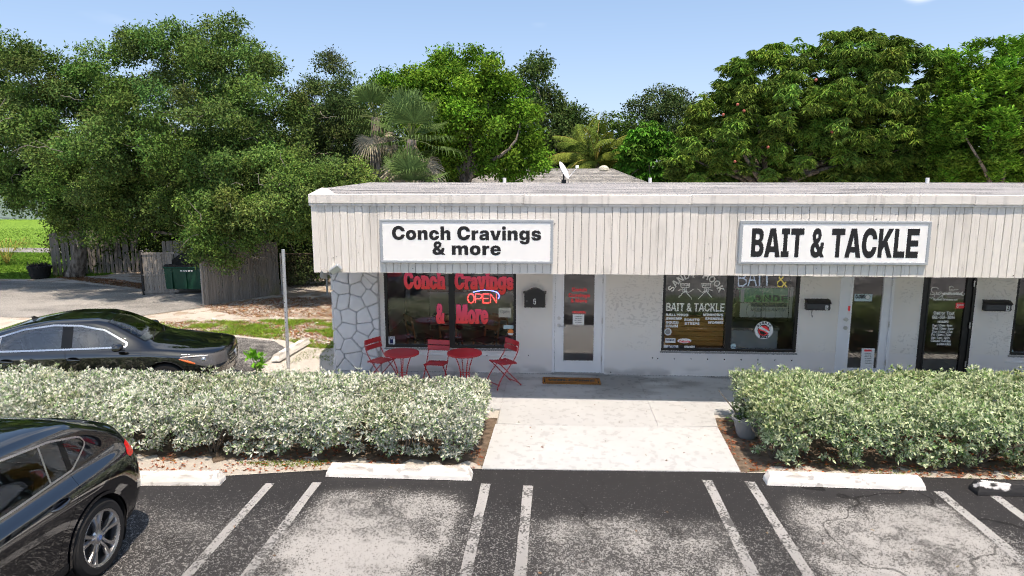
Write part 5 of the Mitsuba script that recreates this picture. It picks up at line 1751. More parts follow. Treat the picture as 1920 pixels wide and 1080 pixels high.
# --- the black sedan beside the building: rear axle x = -1.35, front axle x = 1.35
def sedan_ctrl():
    S = []
    def st(*pts):
        S.append([(p[0], p[1], p[2]) for p in pts])
    def xs(x, *wz):
        st(*[(x, a, b) for a, b in wz])
    st((-2.20, 0, .24), (-2.20, 0, .26), (-2.28, 0, .40), (-2.33, 0, .58), (-2.32, 0, .76), (-2.29, 0, .88), (-2.28, 0, .94), (-2.25, 0, .98), (-2.20, 0, .995), (-2.15, 0, 1.0))
    st((-2.18, 0, .24), (-2.18, .48, .26), (-2.25, .5, .40), (-2.29, .5, .58), (-2.28, .5, .76), (-2.25, .5, .88), (-2.23, .48, .94), (-2.20, .44, .98), (-2.15, .34, .998), (-2.10, 0, 1.005))
    st((-2.10, 0, .23), (-2.06, .70, .25), (-2.10, .75, .39), (-2.12, .77, .57), (-2.10, .755, .75), (-2.07, .73, .88), (-2.05, .68, .945), (-2.0, .56, .985), (-1.95, .42, 1.008), (-1.9, 0, 1.02))
    xs(-1.75, (0, .22), (.77, .23), (.83, .36), (.855, .55), (.845, .76), (.825, .88), (.775, .95), (.60, 1.02), (.46, 1.055), (0, 1.08))
    xs(-1.35, (0, .21), (.78, .22), (.855, .34), (.875, .54), (.865, .78), (.845, .89), (.80, .955), (.575, 1.145), (.47, 1.19), (0, 1.215))
    xs(-.85, (0, .21), (.78, .19), (.850, .30), (.862, .52), (.866, .79), (.850, .885), (.805, .95), (.575, 1.290), (.47, 1.325), (0, 1.350))
    xs(-.30, (0, .21), (.78, .18), (.848, .29), (.858, .52), (.870, .79), (.850, .88), (.805, .94), (.585, 1.355), (.48, 1.392), (0, 1.420))
    xs(.15, (0, .21), (.78, .18), (.848, .29), (.858, .52), (.870, .78), (.850, .87), (.803, .93), (.585, 1.335), (.49, 1.378), (0, 1.418))
    xs(.40, (0, .21), (.78, .18), (.848, .29), (.860, .52), (.870, .78), (.850, .865), (.800, .92), (.585, 1.275), (.49, 1.325), (0, 1.380))
    xs(.85, (0, .21), (.78, .19), (.850, .30), (.864, .53), (.870, .775), (.845, .855), (.795, .905), (.640, 1.045), (.52, 1.110), (0, 1.175))
    xs(1.12, (0, .21), (.78, .21), (.855, .32), (.872, .54), (.872, .77), (.840, .845), (.785, .890), (.670, .935), (.52, .965), (0, 1.0))
    xs(1.35, (0, .21), (.78, .22), (.858, .34), (.878, .54), (.872, .755), (.832, .83), (.775, .870), (.62, .900), (.45, .925), (0, .945))
    xs(1.75, (0, .22), (.77, .23), (.840, .35), (.855, .54), (.835, .71), (.79, .78), (.73, .815), (.58, .845), (.42, .865), (0, .885))
    st((2.08, 0, .22), (2.02, .68, .24), (2.07, .765, .36), (2.08, .78, .54), (2.06, .745, .69), (2.035, .70, .765), (2.015, .64, .798), (1.99, .51, .828), (1.97, .37, .842), (1.95, 0, .855))
    st((2.22, 0, .22), (2.20, .46, .25), (2.25, .48, .37), (2.265, .48, .54), (2.255, .475, .69), (2.235, .46, .76), (2.215, .43, .787), (2.18, .36, .808), (2.15, .27, .818), (2.12, 0, .828))
    st((2.24, 0, .23), (2.25, 0, .26), (2.295, 0, .37), (2.31, 0, .54), (2.30, 0, .69), (2.28, 0, .765), (2.262, 0, .787), (2.225, 0, .805), (2.195, 0, .814), (2.16, 0, .820))
    return S


SED_P, SED_H = (-8.03, -1.44, -.016), math.radians(14.5)
sed = Car('shiny black low roofed sedan parked beyond the long hedge', 'car', SED_P, SED_H, Shell(sedan_ctrl(), 12, 9), 'dark_paint')
dlo = rounded([(.80, .955), (.40, 1.205), (.05, 1.290), (-.35, 1.315), (-.80, 1.26), (-1.30, 1.115), (-1.58, .985), (-1.0, .975)], .02)
common(sed, dict(
    arches=[(-1.35, .365), (1.35, .365)], axle_z=.325, lip=.025, v_belt=6.0, v_roof=7.35, dlo=dlo, trim=.026, trim_mat='chrome',
    panes=[sbox(-.06, .7, 1.6, 1.7), sbox(-1.13, .7, -.22, 1.7), sbox(-2.0, .7, -1.155, 1.7)],
    side_glass='tinted_glass',
    screens=[('windscreen', rounded([(.40, -.7), (.40, .50), (1.02, .625), (1.09, .4), (1.11, -.7)], .03), 7.12, 'windscreen_glass', 0), ('rear_window', rounded([(-.98, -.7), (-.98, .42), (-1.72, .44), (-1.76, -.7)], .03), 8.05, 'tinted_glass', 0)],
    screen_border=.03,
    lamps=[('headlamp', rounded([(2.4, .555), (1.98, .555), (1.75, .64), (1.55, .735), (1.74, .755), (2.4, .745)], .015), 'side', lambda A: (A[:, 0] > 1.45) & (A[:, 1] > .42) & (A[:, 7] < 6.2), 'clear_lens', (1, -1)),
           ('tail_lamp', rounded([(-2.45, .74), (-2.0, .76), (-1.85, .83), (-2.0, .89), (-2.45, .88)], .02), 'side', lambda A: (A[:, 0] < -1.7) & (A[:, 1] > .34), 'red_lens', (1, -1)),
           ('grille', rounded([(-1, .46), (.36, .46), (.43, .68), (-1, .68)], .03), 'front', lambda A: A[:, 0] > 2.05, 'black_plastic', None),
           ('air_intake', rounded([(-1, .26), (.60, .26), (.55, .36), (-1, .36)], .02), 'front', lambda A: A[:, 0] > 2.0, 'black_plastic', None)],
    doors=[('front_door', rounded([(-.14, .25), (-.14, 1.0), (.98, .955), (1.0, .8), (.92, .25)], .02)), ('rear_door', rounded([(-.15, .25), (-.15, 1.0), (-1.16, 1.02), (-1.20, .86), (-.98, .60), (-.92, .25)], .02))],
    seams=[('top', LineString([(1.22, -1), (1.22, .60), (1.50, .70), (1.92, .60), (2.02, .35), (2.09, -1)])), ('top', LineString([(.30, -1), (.30, .52)]))], v_sill=1.2))
for (ax, s) in ((-1.35, 1), (-1.35, -1), (1.35, 1), (1.35, -1)):
    wheel(sed, ax, .765, .325, s, .228, 5, .225)
for s in (1, -1):
    handle(sed, -.02, .868, .79, s, .20)
    handle(sed, -1.00, .866, .81, s, .20)
    mk = part_key(sed.t, 'mirror')
    sh_ = trimesh.creation.icosphere(3, 1.0)
    sh_.vertices *= [.095, .115, .07]
    sh_.vertices[:, 0] = np.maximum(sh_.vertices[:, 0], -.05)
    add('housing', sed.world(moved(sh_, .68, s * .95, .985)), 'dark_paint', mk, smooth=40)
    add('arm', sed.world(hull([(.66, s * .84, .90), (.76, s * .84, .90), (.66, s * .84, .92), (.76, s * .84, .92), (.66, s * .95, .94), (.74, s * .95, .94), (.66, s * .95, .96)])), 'black_plastic', mk)
    # amber marker at the rear of the lamp, and lamp bowls
    sed.put('lamp_strip', tube([(1.60, s * .850, .742), (1.78, s * .832, .745), (1.98, s * .765, .732), (2.10, s * .665, .722)], [.006, .011, .012, .009], 6), 'lamp_white', smooth=True)
    am = tube([(1.58, s * .862, .712), (1.72, s * .852, .658), (1.90, s * .808, .588), (1.98, s * .775, .572)], [.008, .022, .016, .008], 8)
    sed.put('side_marker', am, 'amber_lens', smooth=True)
    sed.put('lamp_bowl', moved(trimesh.creation.icosphere(2, .060), 1.95, s * .755, .665), 'alloy')
for k in range(3):
    sed.put('grille_bar', tube([(2.305 - .02 * abs(u) - .10 * u * u, u, .505 + .062 * k) for u in np.linspace(-.36, .36, 13)], .009, 6), 'chrome', smooth=True)
em = lathe([(.062, -.004), (.075, -.004), (.075, .008), (.062, .008)], 28)
em.apply_transform(trimesh.transformations.rotation_matrix(math.pi / 2, (0, 1, 0)))
sed.put('badge', cat([moved(em, 2.318, 0, .585), cat([tube([(2.318, 0, .585), (2.318, .066 * math.sin(t), .585 + .066 * math.cos(t))], .006, 5) for t in (0, 2.094, 4.189)])]), 'chrome')
for (x_, w_) in ((.10, .36), (.10, -.36), (-.80, .36), (-.80, -.36)):
    seat(sed, x_, w_, .28)
sed.put('dashboard', box(.62, .98, -.66, .66, .62, .90, .05), 'seat_cloth')
sed.put('floor_pan', box(-1.8, 1.8, -.74, .74, .22, .26), 'black_plastic')
sed.put('steering_wheel', moved(tube(sw, .014, 6), .52, .36, .88), 'black_plastic')
for (a, b) in (((1.10, -.50, .985), (1.0, -.02, 1.075)), ((1.12, .08, 1.015), (.98, .52, 1.04))):
    sed.put('wiper', tube([a, tuple((np.array(a) + b) / 2 + [0, 0, .012]), b], [.009, .007, .005], 6), 'black_plastic')
rv = box(-.02, .02, -.11, .11, -.03, .03, .012)
sed.put('inner_mirror', moved(rv, .42, 0, 1.26), 'black_plastic')
fm = extrude(fin, .03); fm.apply_transform(trimesh.transformations.rotation_matrix(math.pi / 2, (1, 0, 0))); fm.apply_translation((-.95, .015, 1.33))
sed.put('antenna_fin', fm, 'dark_paint')
# ---------------------------------------------------------------- trees


def crown_points(px, y0, depth, spacing, rng, front=0.65):
    """Clump centres filling a crown: its outline on the plane y0, its thickness bulging with the distance from that outline."""
    w = np.array([at(a, b, y=y0) for a, b in px])
    g = Polygon(w[:, [0, 2]]).buffer(0)
    x0, z0, x1, z1 = g.bounds
    pts, tries = [], 0
    n_max = int(g.area / spacing ** 2 * 3.0)
    while tries < 30000 and len(pts) < n_max:
        tries += 1
        q = rng.uniform((x0, z0), (x1, z1))
        pt = Point(q)
        if not g.contains(pt):
            continue
        db = g.exterior.distance(pt)
        half = depth * math.sqrt(min(1.0, (db + .12) / (0.55 * depth + .3)))
        yy = y0 - half * rng.uniform(-0.55, 1.0) * (1 if rng.random() < front else 0.6)
        # keep what is seen at this spot on the outline's cone of sight
        s = (yy - CAM[1]) / (y0 - CAM[1])
        c = np.array([CAM[0] + (q[0] - CAM[0]) * s, yy, CAM[2] + (q[1] - CAM[2]) * s])
        if pts and np.min(np.sum((np.array(pts) - c) ** 2, 1)) < (spacing * .62) ** 2:
            continue
        pts.append(c)
    return np.array(pts)


def foliage(cs, r, rng, style, col, sprigs, per, L, W, spread, up=0.35):
    P_, D_, N2, L_, W_, C_ = [], [], [], [], [], []
    for c in cs:
        rr = r * rng.uniform(.75, 1.25)
        ns = max(4, int(sprigs * rng.uniform(.7, 1.3)))
        d = unit(rng.normal(size=(ns, 3)) + [0, -.15, up])
        sq = rng.uniform(.75, 1.2, 3) * [1, 1, .8]
        sc = c + d * rr * rng.uniform(.45, 1.0, (ns, 1)) * sq
        tone = col * rng.uniform(.72, 1.30) * (1 + rng.normal(0, .05, 3))
        for k in range(ns):
            n = max(3, int(per * rng.uniform(.7, 1.3)))
            stone_ = tone * rng.uniform(.8, 1.25)
            if style == 'rosette':
                ang = rng.uniform(0, 2 * math.pi, n)
                dd = np.column_stack([np.cos(ang), np.sin(ang), rng.uniform(-.75, .15, n)])
                p = np.repeat(sc[k][None], n, 0) + rng.normal(0, spread * .25, (n, 3))
                nn = np.repeat([[0, 0, 1.0]], n, 0) + dd * .4
            elif style == 'upright':
                ang = rng.uniform(0, 2 * math.pi, n)
                dd = np.column_stack([np.cos(ang), np.sin(ang), rng.uniform(.1, 1.0, n)])
                p = sc[k] + rng.normal(0, spread * .35, (n, 3)) * [1, 1, 1.5]
                nn = rng.normal(0, .3, (n, 3)) + [0, 0, 1] - dd * .3
            else:
                p = sc[k] + rng.normal(0, spread, (n, 3)) * [1, 1, .7]
                dd = unit(rng.normal(size=(n, 3)) + d[k] * .4)
                nn = unit(rng.normal(size=(n, 3)) * .55 + d[k] * .85 + [0, -.1, .45])
            P_.append(p); D_.append(dd); N2.append(nn)
            L_.append(L * rng.uniform(.7, 1.3, n)); W_.append(W * rng.uniform(.7, 1.25, n))
            C_.append(stone_ * rng.uniform(.75, 1.3, (n, 1)) * (1 + rng.normal(0, .07, (n, 3))))
    return leaf_mesh(np.vstack(P_), np.vstack(D_), np.vstack(N2), np.hstack(L_), np.hstack(W_), np.vstack(C_), droop=.25 if style == 'rosette' else .05)


def tree(label, cat_, px, y0, depth, spacing, r, style, col, sprigs, per, L, W, spread, base, seed, trunk_r=.2, fork=None, limbs=9, up=.35, name='tree', bare=0, group=None, extra=()):
    rng = np.random.default_rng(seed)
    t = thing(name, label, cat_, group)
    cs = crown_points(px, y0, depth, spacing, rng)
    for (ex, ey, er) in extra:
        cs = np.vstack([cs, [at(ex, ey, y=y0 - er)]])
    m, c = foliage(cs, r, rng, style, np.array(col), sprigs, per, L, W, spread, up)
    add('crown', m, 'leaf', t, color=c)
    base = np.array(base, float)
    ctr = cs.mean(0)
    fork = np.array(fork, float) if fork is not None else base * .55 + np.array([ctr[0], ctr[1], ctr[2]]) * .45
    n = 10
    tr = curve([base, base * .6 + fork * .4 + rng.normal(0, .12, 3) * [1, 1, 0], fork], n)
    rad = np.linspace(trunk_r * 1.1, trunk_r * .68, n)
    rad[0] *= 1.35
    add('trunk', tube(tr, rad, 10), 'bark', t, smooth=True)
    order = rng.permutation(len(cs))[:limbs]
    for k in order:
        e = cs[k]
        mid = fork * .5 + e * .5 + rng.normal(0, .25, 3) + [0, 0, .2]
        add('limb', tube(curve([tr[-2], fork * .8 + mid * .2, mid, e], 10), np.linspace(trunk_r * .5, .02, 10), 6), 'bark', t, smooth=True)
    if bare:
        tw = []
        for k in range(bare):
            e = cs[rng.integers(len(cs))]
            if e[2] > np.percentile(cs[:, 2], 75):
                continue
            s = e + rng.normal(0, .5, 3)
            pts = [s]
            dv = unit(rng.normal(size=3) + [0, -.6, -.1])
            for j in range(5):
                dv = unit(dv + rng.normal(0, .45, 3))
                pts.append(pts[-1] + dv * rng.uniform(.08, .2))
            tw.append(tube(pts, np.linspace(.012, .004, 6), 4, cap=False))
        add('twigs', cat(tw), 'twig', t, kind='stuff')
    return t, cs


paint('twig', (0.22, 0.20, 0.18), 0.9, 0.1)
OAK = (.125, .200, .052)
g0 = lambda px, py: at(px, py, z=-.04)
b0 = g0(140, 518)
tree('broad live oak with a pale leaning trunk in front of the gappy plank fence', 'tree',
     [(0, 175), (-30, 120), (5, 85), (45, 75), (75, 102), (100, 118), (150, 108), (190, 102), (215, 62), (245, 78), (285, 66), (325, 55), (360, 72), (400, 58), (450, 50), (485, 80), (515, 135), (540, 175), (562, 205), (560, 300), (520, 385), (440, 420), (350, 425), (240, 435), (195, 462), (150, 448), (110, 432), (60, 395), (0, 375), (-150, 400), (-190, 260), (-100, 170)],
     9.4, 3.8, .82, .52, 'oak', OAK, 40, 20, .105, .054, .12, b0, 101, trunk_r=.27, fork=(b0[0] + .5, b0[1] - .3, 2.3), limbs=16, bare=150)
tree('oak boughs hanging low over the tall plank fence and green bin', 'tree',
     [(345, 405), (400, 330), (470, 290), (560, 285), (690, 330), (690, 440), (592, 452), (560, 450), (500, 440), (475, 470), (445, 492), (400, 496), (372, 478), (342, 450)],  # right part unseen behind the canopy, added to shade the chain link ground
     7.0, 1.5, .64, .40, 'oak', (.15, .235, .06), 38, 18, .092, .046, .105, (-9.6, 9.6, -.04), 102, trunk_r=.2, fork=(-9.4, 9.2, 2.6), limbs=10, bare=50)
tree('dark thin topped oak beside the shop roof with a bare leaning leader', 'tree',
     [(548, 215), (575, 165), (590, 150), (596, 96), (612, 122), (638, 118), (656, 160), (664, 215), (690, 215), (712, 262), (735, 345), (715, 372), (640, 385), (596, 445), (560, 440), (535, 300)],
     12.5, 1.8, .64, .42, 'oak', (.095, .14, .05), 34, 16, .10, .05, .13, (-8.0, 12.5, -.04), 103, trunk_r=.2, fork=(-7.8, 12.3, 3.4), limbs=12, bare=70)
tree('dense dark thicket tree closing the view behind the planks', 'tree',
     [(112, 330), (300, 270), (500, 260), (625, 270), (625, 505), (500, 515), (300, 512), (116, 500)],
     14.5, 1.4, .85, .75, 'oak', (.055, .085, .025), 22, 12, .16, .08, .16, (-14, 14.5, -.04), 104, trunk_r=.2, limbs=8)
tree('round bright green tree leaning over the grey house roof', 'tree',
     [(722, 165), (735, 148), (765, 130), (800, 125), (830, 110), (870, 100), (905, 104), (938, 115), (934, 140), (962, 150), (985, 195), (1012, 228), (1032, 285), (1018, 322), (975, 322), (960, 335), (925, 326), (880, 340), (825, 325), (765, 255), (735, 205)],
     13.8, 2.2, .72, .48, 'oak', (.135, .255, .028), 36, 17, .13, .072, .13, (-3.4, 13.6, -.04), 105, trunk_r=.26, fork=(-3.3, 13.4, 3.6), limbs=12)
tree('slender dark tree with a gap under its top beside the bright round tree', 'tree',
     [(955, 165), (975, 132), (1000, 115), (1030, 118), (1044, 150), (1038, 190), (1066, 198), (1092, 215), (1096, 270), (1040, 300), (1000, 250), (978, 200)],
     24, 1.6, .75, .6, 'oak', (.085, .135, .04), 22, 12, .17, .085, .16, (0.2, 24, -.04), 106, trunk_r=.2, limbs=9)
tree('low leafy tree between the fan palms and the skyline', 'tree',
     [(655, 205), (690, 162), (735, 150), (748, 200), (760, 330), (660, 345)], 20, 1.6, .8, .7, 'oak', (.10, .18, .035), 22, 12, .16, .08, .16, (-8.8, 20, -.04), 107, trunk_r=.16, limbs=6)
tree('mid green trees behind the coconut palm', 'tree',
     [(1030, 248), (1080, 226), (1110, 228), (1150, 226), (1190, 236), (1215, 335), (1025, 335)], 25, 1.6, .85, .7, 'oak', (.09, .16, .035), 22, 12, .17, .085, .16, (2.2, 25, -.04), 108, trunk_r=.18, limbs=6)
tree('dark rounded dome of a tree far behind the big mango', 'tree',
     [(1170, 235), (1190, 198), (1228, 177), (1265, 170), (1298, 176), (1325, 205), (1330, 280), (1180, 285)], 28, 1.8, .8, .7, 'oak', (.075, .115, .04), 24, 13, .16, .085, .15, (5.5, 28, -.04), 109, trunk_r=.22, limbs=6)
tree('small tree of glossy bright umbrella leaves beside the coconut palm', 'tree',
     [(1178, 262), (1205, 240), (1240, 238), (1268, 262), (1275, 300), (1262, 342), (1185, 342), (1168, 310)], 19, 1.1, .62, .5, 'rosette', (.11, .26, .035), 14, 10, .26, .12, .06, (4.0, 19, -.04), 110, trunk_r=.08, limbs=8)
mango, mcs = tree('huge spreading mango tree with drooping leaf clusters', 'tree',
     [(1255, 300), (1268, 250), (1292, 215), (1340, 190), (1368, 150), (1362, 132), (1395, 120), (1425, 96), (1460, 90), (1500, 84), (1545, 95), (1560, 74), (1612, 67), (1640, 70), (1690, 84), (1722, 96), (1755, 92), (1772, 125), (1776, 200), (1800, 345), (1500, 350), (1275, 346)],
     16.5, 3.4, .64, .50, 'rosette', (.175, .275, .052), 17, 21, .25, .066, .11, (8.8, 16.5, -.04), 111, trunk_r=.35, fork=(8.8, 16.2, 3.0), limbs=16, up=.5)
tree('tall bright tree with upright leafy shoots at the end of the roof', 'tree',
     [(1745, 262), (1752, 170), (1776, 140), (1790, 112), (1810, 122), (1832, 86), (1872, 74), (1892, 86), (1918, 88), (2000, 78), (2070, 120), (2090, 345), (1778, 347)],
     13.5, 2.4, .62, .50, 'upright', (.15, .275, .034), 25, 16, .19, .075, .13, (15.8, 13.8, -.04), 112, trunk_r=.25, limbs=14, up=.55)
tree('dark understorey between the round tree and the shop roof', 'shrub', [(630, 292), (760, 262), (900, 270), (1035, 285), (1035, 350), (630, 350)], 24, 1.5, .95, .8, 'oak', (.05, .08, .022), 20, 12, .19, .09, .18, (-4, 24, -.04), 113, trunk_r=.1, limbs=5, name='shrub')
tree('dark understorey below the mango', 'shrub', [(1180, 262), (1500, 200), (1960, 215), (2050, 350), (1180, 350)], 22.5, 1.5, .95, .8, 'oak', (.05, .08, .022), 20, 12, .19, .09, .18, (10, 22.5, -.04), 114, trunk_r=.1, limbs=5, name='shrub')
rng = np.random.default_rng(79)
cs = np.array([[x_, 95 + 14 * math.sin(x_ * .07) + rng.uniform(-6, 6), rng.uniform(.5, 5.2)] for x_ in rng.uniform(-170, 120, 620)])
m, c = foliage(cs, 2.6, rng, 'oak', np.array([.07, .10, .045]), 26, 9, .75, .42, .7, .3)
lone('treeline', 'hazy dark line of distant trees at the horizon', 'trees', m, 'leaf', kind='stuff', color=c)
tree('dark shrub growing through behind the chain link fence', 'shrub', [(525, 430), (606, 430), (606, 528), (525, 536)], 10.6, .8, .5, .42, 'oak', (.07, .105, .035), 22, 12, .11, .055, .11, (-7.6, 10.6, -.04), 115, trunk_r=.06, limbs=5, name='shrub')
rng = np.random.default_rng(77)
for k in range(9):
    fx, fy = [(1356, 215), (1395, 208), (1383, 196), (1530, 150), (1560, 247), (1755, 172), (1775, 176), (1378, 303), (1440, 276)][k]
    q = at(fx, fy, y=13.4)
    add('fruit', moved(trimesh.creation.icosphere(2, .055), *q), 'fruit_red', mango)
paint('fruit_red', (0.36, 0.10, 0.07), 0.5, 0.4)

# ---------------------------------------------------------------- palms


def fan_palm(label, base, top, fans, seed, size=.9, dead=6):
    rng = np.random.default_rng(seed)
    t = thing('fan_palm', label, 'palm')
    base, top = np.array(base, float), np.array(top, float)
    tr = curve([base, base * .5 + top * .5 + [.08, 0, 0], top], 10)
    add('trunk', tube(tr, np.linspace(.20, .15, 10), 10), 'bark', t, smooth=True)
    for k in range(fans + dead):
        isdead = k >= fans
        az = k * 2.39996 + rng.normal(0, .2)
        el = math.radians(rng.uniform(-75, -50) if isdead else [82, 64, 48, 30, 14, -4, -20][k % 7] + rng.uniform(-8, 8))
        d = np.array([math.cos(az) * math.cos(el), math.sin(az) * math.cos(el), math.sin(el)])
        stem = size * rng.uniform(.55, .9)
        hub = top + d * stem + [0, 0, -.12 * stem]
        add('stalk', tube([top, top * .5 + hub * .5 + [0, 0, .06], hub], [.02, .016, .012], 5), 'dead_frond' if isdead else 'palm_green', t)
        side = unit(np.cross(d, [0, 0, 1]))
        upv = np.cross(side, d)
        nb = 26
        V, F, C = [], [], []
        base_c = np.array([.42, .38, .29] if isdead else [.12, .19, .065]) * rng.uniform(.75, 1.25)
        for j in range(nb):
            a = (j / (nb - 1) - .5) * math.radians(205)
            dd = unit(d * math.cos(a) + side * math.sin(a) + upv * (.14 + .10 * abs(math.sin(a))))
            ln = size * rng.uniform(.72, .9) * (1 - .16 * abs(a) / 1.8)
            w = .023
            sv = unit(np.cross(dd, upv))
            p0, p1 = hub, hub + dd * ln * .55
            p2 = hub + dd * ln * .85 - np.array([0, 0, ln * (.07 + .05 * isdead)])
            p3 = hub + dd * ln * .98 - np.array([0, 0, ln * (.28 + .1 * rng.random() + .12 * isdead)])
            i = len(V)
            V += [p0 - sv * .004, p0 + sv * .004, p1 - sv * w, p1 + sv * w, p2 - sv * w * .6, p2 + sv * w * .6, p3]
            F += [[i, i + 1, i + 3], [i, i + 3, i + 2], [i + 2, i + 3, i + 5], [i + 2, i + 5, i + 4], [i + 4, i + 5, i + 6]]
            C += [base_c * rng.uniform(.6, 1.35)] * 7
        add('dead_frond' if isdead else 'frond', (np.array(V), np.array(F)), 'leaf', t, color=np.array(C))
    return t


paint('dead_frond', (0.30, 0.25, 0.17), 0.9, 0.1)
paint('palm_green', (0.13, 0.17, 0.06), 0.6, 0.3)
fan_palm('fan palm with grey drooping dead fronds beside the bright round tree', (-5.1, 9.0, -.04), at(772, 262, y=9.0), 18, 31, 1.2, 14)
fan_palm('smaller fan palm rising behind the drooping one', (-6.4, 10.5, -.04), at(704, 220, y=10.5), 13, 32, 1.0, 4)
fan_palm('low fan palm spreading its fronds just above the shop roof', (-4.9, 7.6, -.04), at(772, 352, y=7.6), 15, 33, 1.0, 3)


def coconut(label, base, top, seed, n=17, L=2.9):
    rng = np.random.default_rng(seed)
    t = thing('coconut_palm', label, 'palm')
    base, top = np.array(base, float), np.array(top, float)
    add('trunk', tube(curve([base, base * .5 + top * .5 + [.15, 0, 0], top], 10), np.linspace(.18, .12, 10), 10), 'bark', t, smooth=True)
    spec = [(8, 8), (172, 6), (-18, 30), (200, 34), (30, 45), (150, 48), (60, 62), (120, 66), (85, 80), (250, 60), (290, 55), (320, 30), (225, 18), (270, 75), (100, 30), (345, 58), (188, 60)][:n]
    for az, el in spec:
        az, el = math.radians(az + rng.uniform(-6, 6)), math.radians(el + rng.uniform(-5, 5))
        h = np.array([math.cos(az), math.sin(az), 0])
        s = np.linspace(0, 1, 22)
        ln = L * rng.uniform(.85, 1.1)
        bend = .55 + .35 * math.cos(el)
        ang = el + .15 - s * bend * 1.7
        step = ln / 21
        pts = [top]
        for k in range(21):
            pts.append(pts[-1] + (h * math.cos(ang[k]) + np.array([0, 0, math.sin(ang[k])])) * step)
        pts = np.array(pts)
        yellow = rng.random()
        bc = np.array([.10, .175, .035]) * (1 - yellow * .5) + np.array([.33, .34, .06]) * yellow * .5
        V, F, C = [], [], []
        side = unit(np.cross(h, [0, 0, 1]))
        for k in range(2, 22):
            u = k / 21
            ll = ln * .30 * math.sin(math.pi * (.12 + .82 * u)) + .08
            tv = unit(pts[min(k + 1, 21)] - pts[k - 1])
            for sg in (-1, 1):
                for off in (0, .33, .66):
                    p0 = pts[k - 1] * (1 - off) + pts[k] * off
                    dv = unit(side * sg * .8 + tv * .5 + np.array([0, 0, -.12]))
                    p1 = p0 + dv * ll * .5
                    p2 = p0 + dv * ll * .85 + np.array([0, 0, -ll * .45])
                    wv = unit(np.cross(dv, [0, 0, 1]) + [0, 0, .4]) * .022
                    i = len(V)
                    V += [p0, p1 - wv, p1 + wv, p2]
                    F += [[i, i + 1, i + 2], [i + 1, i + 3, i + 2]]
                    C += [bc * rng.uniform(.75, 1.25)] * 4
        f = add('frond', (np.array(V), np.array(F)), 'leaf', t, color=np.array(C))
        add('midrib', tube(pts, np.linspace(.03, .006, 22), 5), 'rib_yellow', t)
    return t


paint('rib_yellow', (0.36, 0.30, 0.07), 0.6, 0.3)
coconut('coconut palm with yellowing arched fronds behind the grey roof', (3.1, 21.5, -.04), at(1118, 306, y=21.5), 41)

t = thing('small_palm', 'young clumping palm on the far lawn', 'palm')
rng = np.random.default_rng(51)
q = g0(14, 496)
for k in range(16):
    az = k * 2.4
    h = np.array([math.cos(az), math.sin(az), 0])
    pts = np.array([q + h * u * 1.0 + np.array([0, 0, 1.25 * math.sin(u * 2.2) * (.6 + .4 * rng.random())]) for u in np.linspace(0, 1, 9)])
    V, F, C = [], [], []
    side = np.cross(h, [0, 0, 1])
    for j in range(1, 9):
        for sg in (-1, 1):
            p = pts[j]
            e = p + (side * sg + h * .4) * .34 + [0, 0, -.12]
            i = len(V)
            V += [p, p * .5 + e * .5 + h * .025, e, p * .5 + e * .5 - h * .025]
            F += [[i, i + 1, i + 2], [i, i + 2, i + 3]]
            C += [np.array([.12, .17, .04]) * rng.uniform(.7, 1.4)] * 4
    add('frond', (np.array(V), np.array(F)), 'leaf', t, color=np.array(C))
    add('midrib', tube(pts, np.linspace(.014, .005, 9), 4), 'rib_yellow', t)

# ---------------------------------------------------------------- hedges


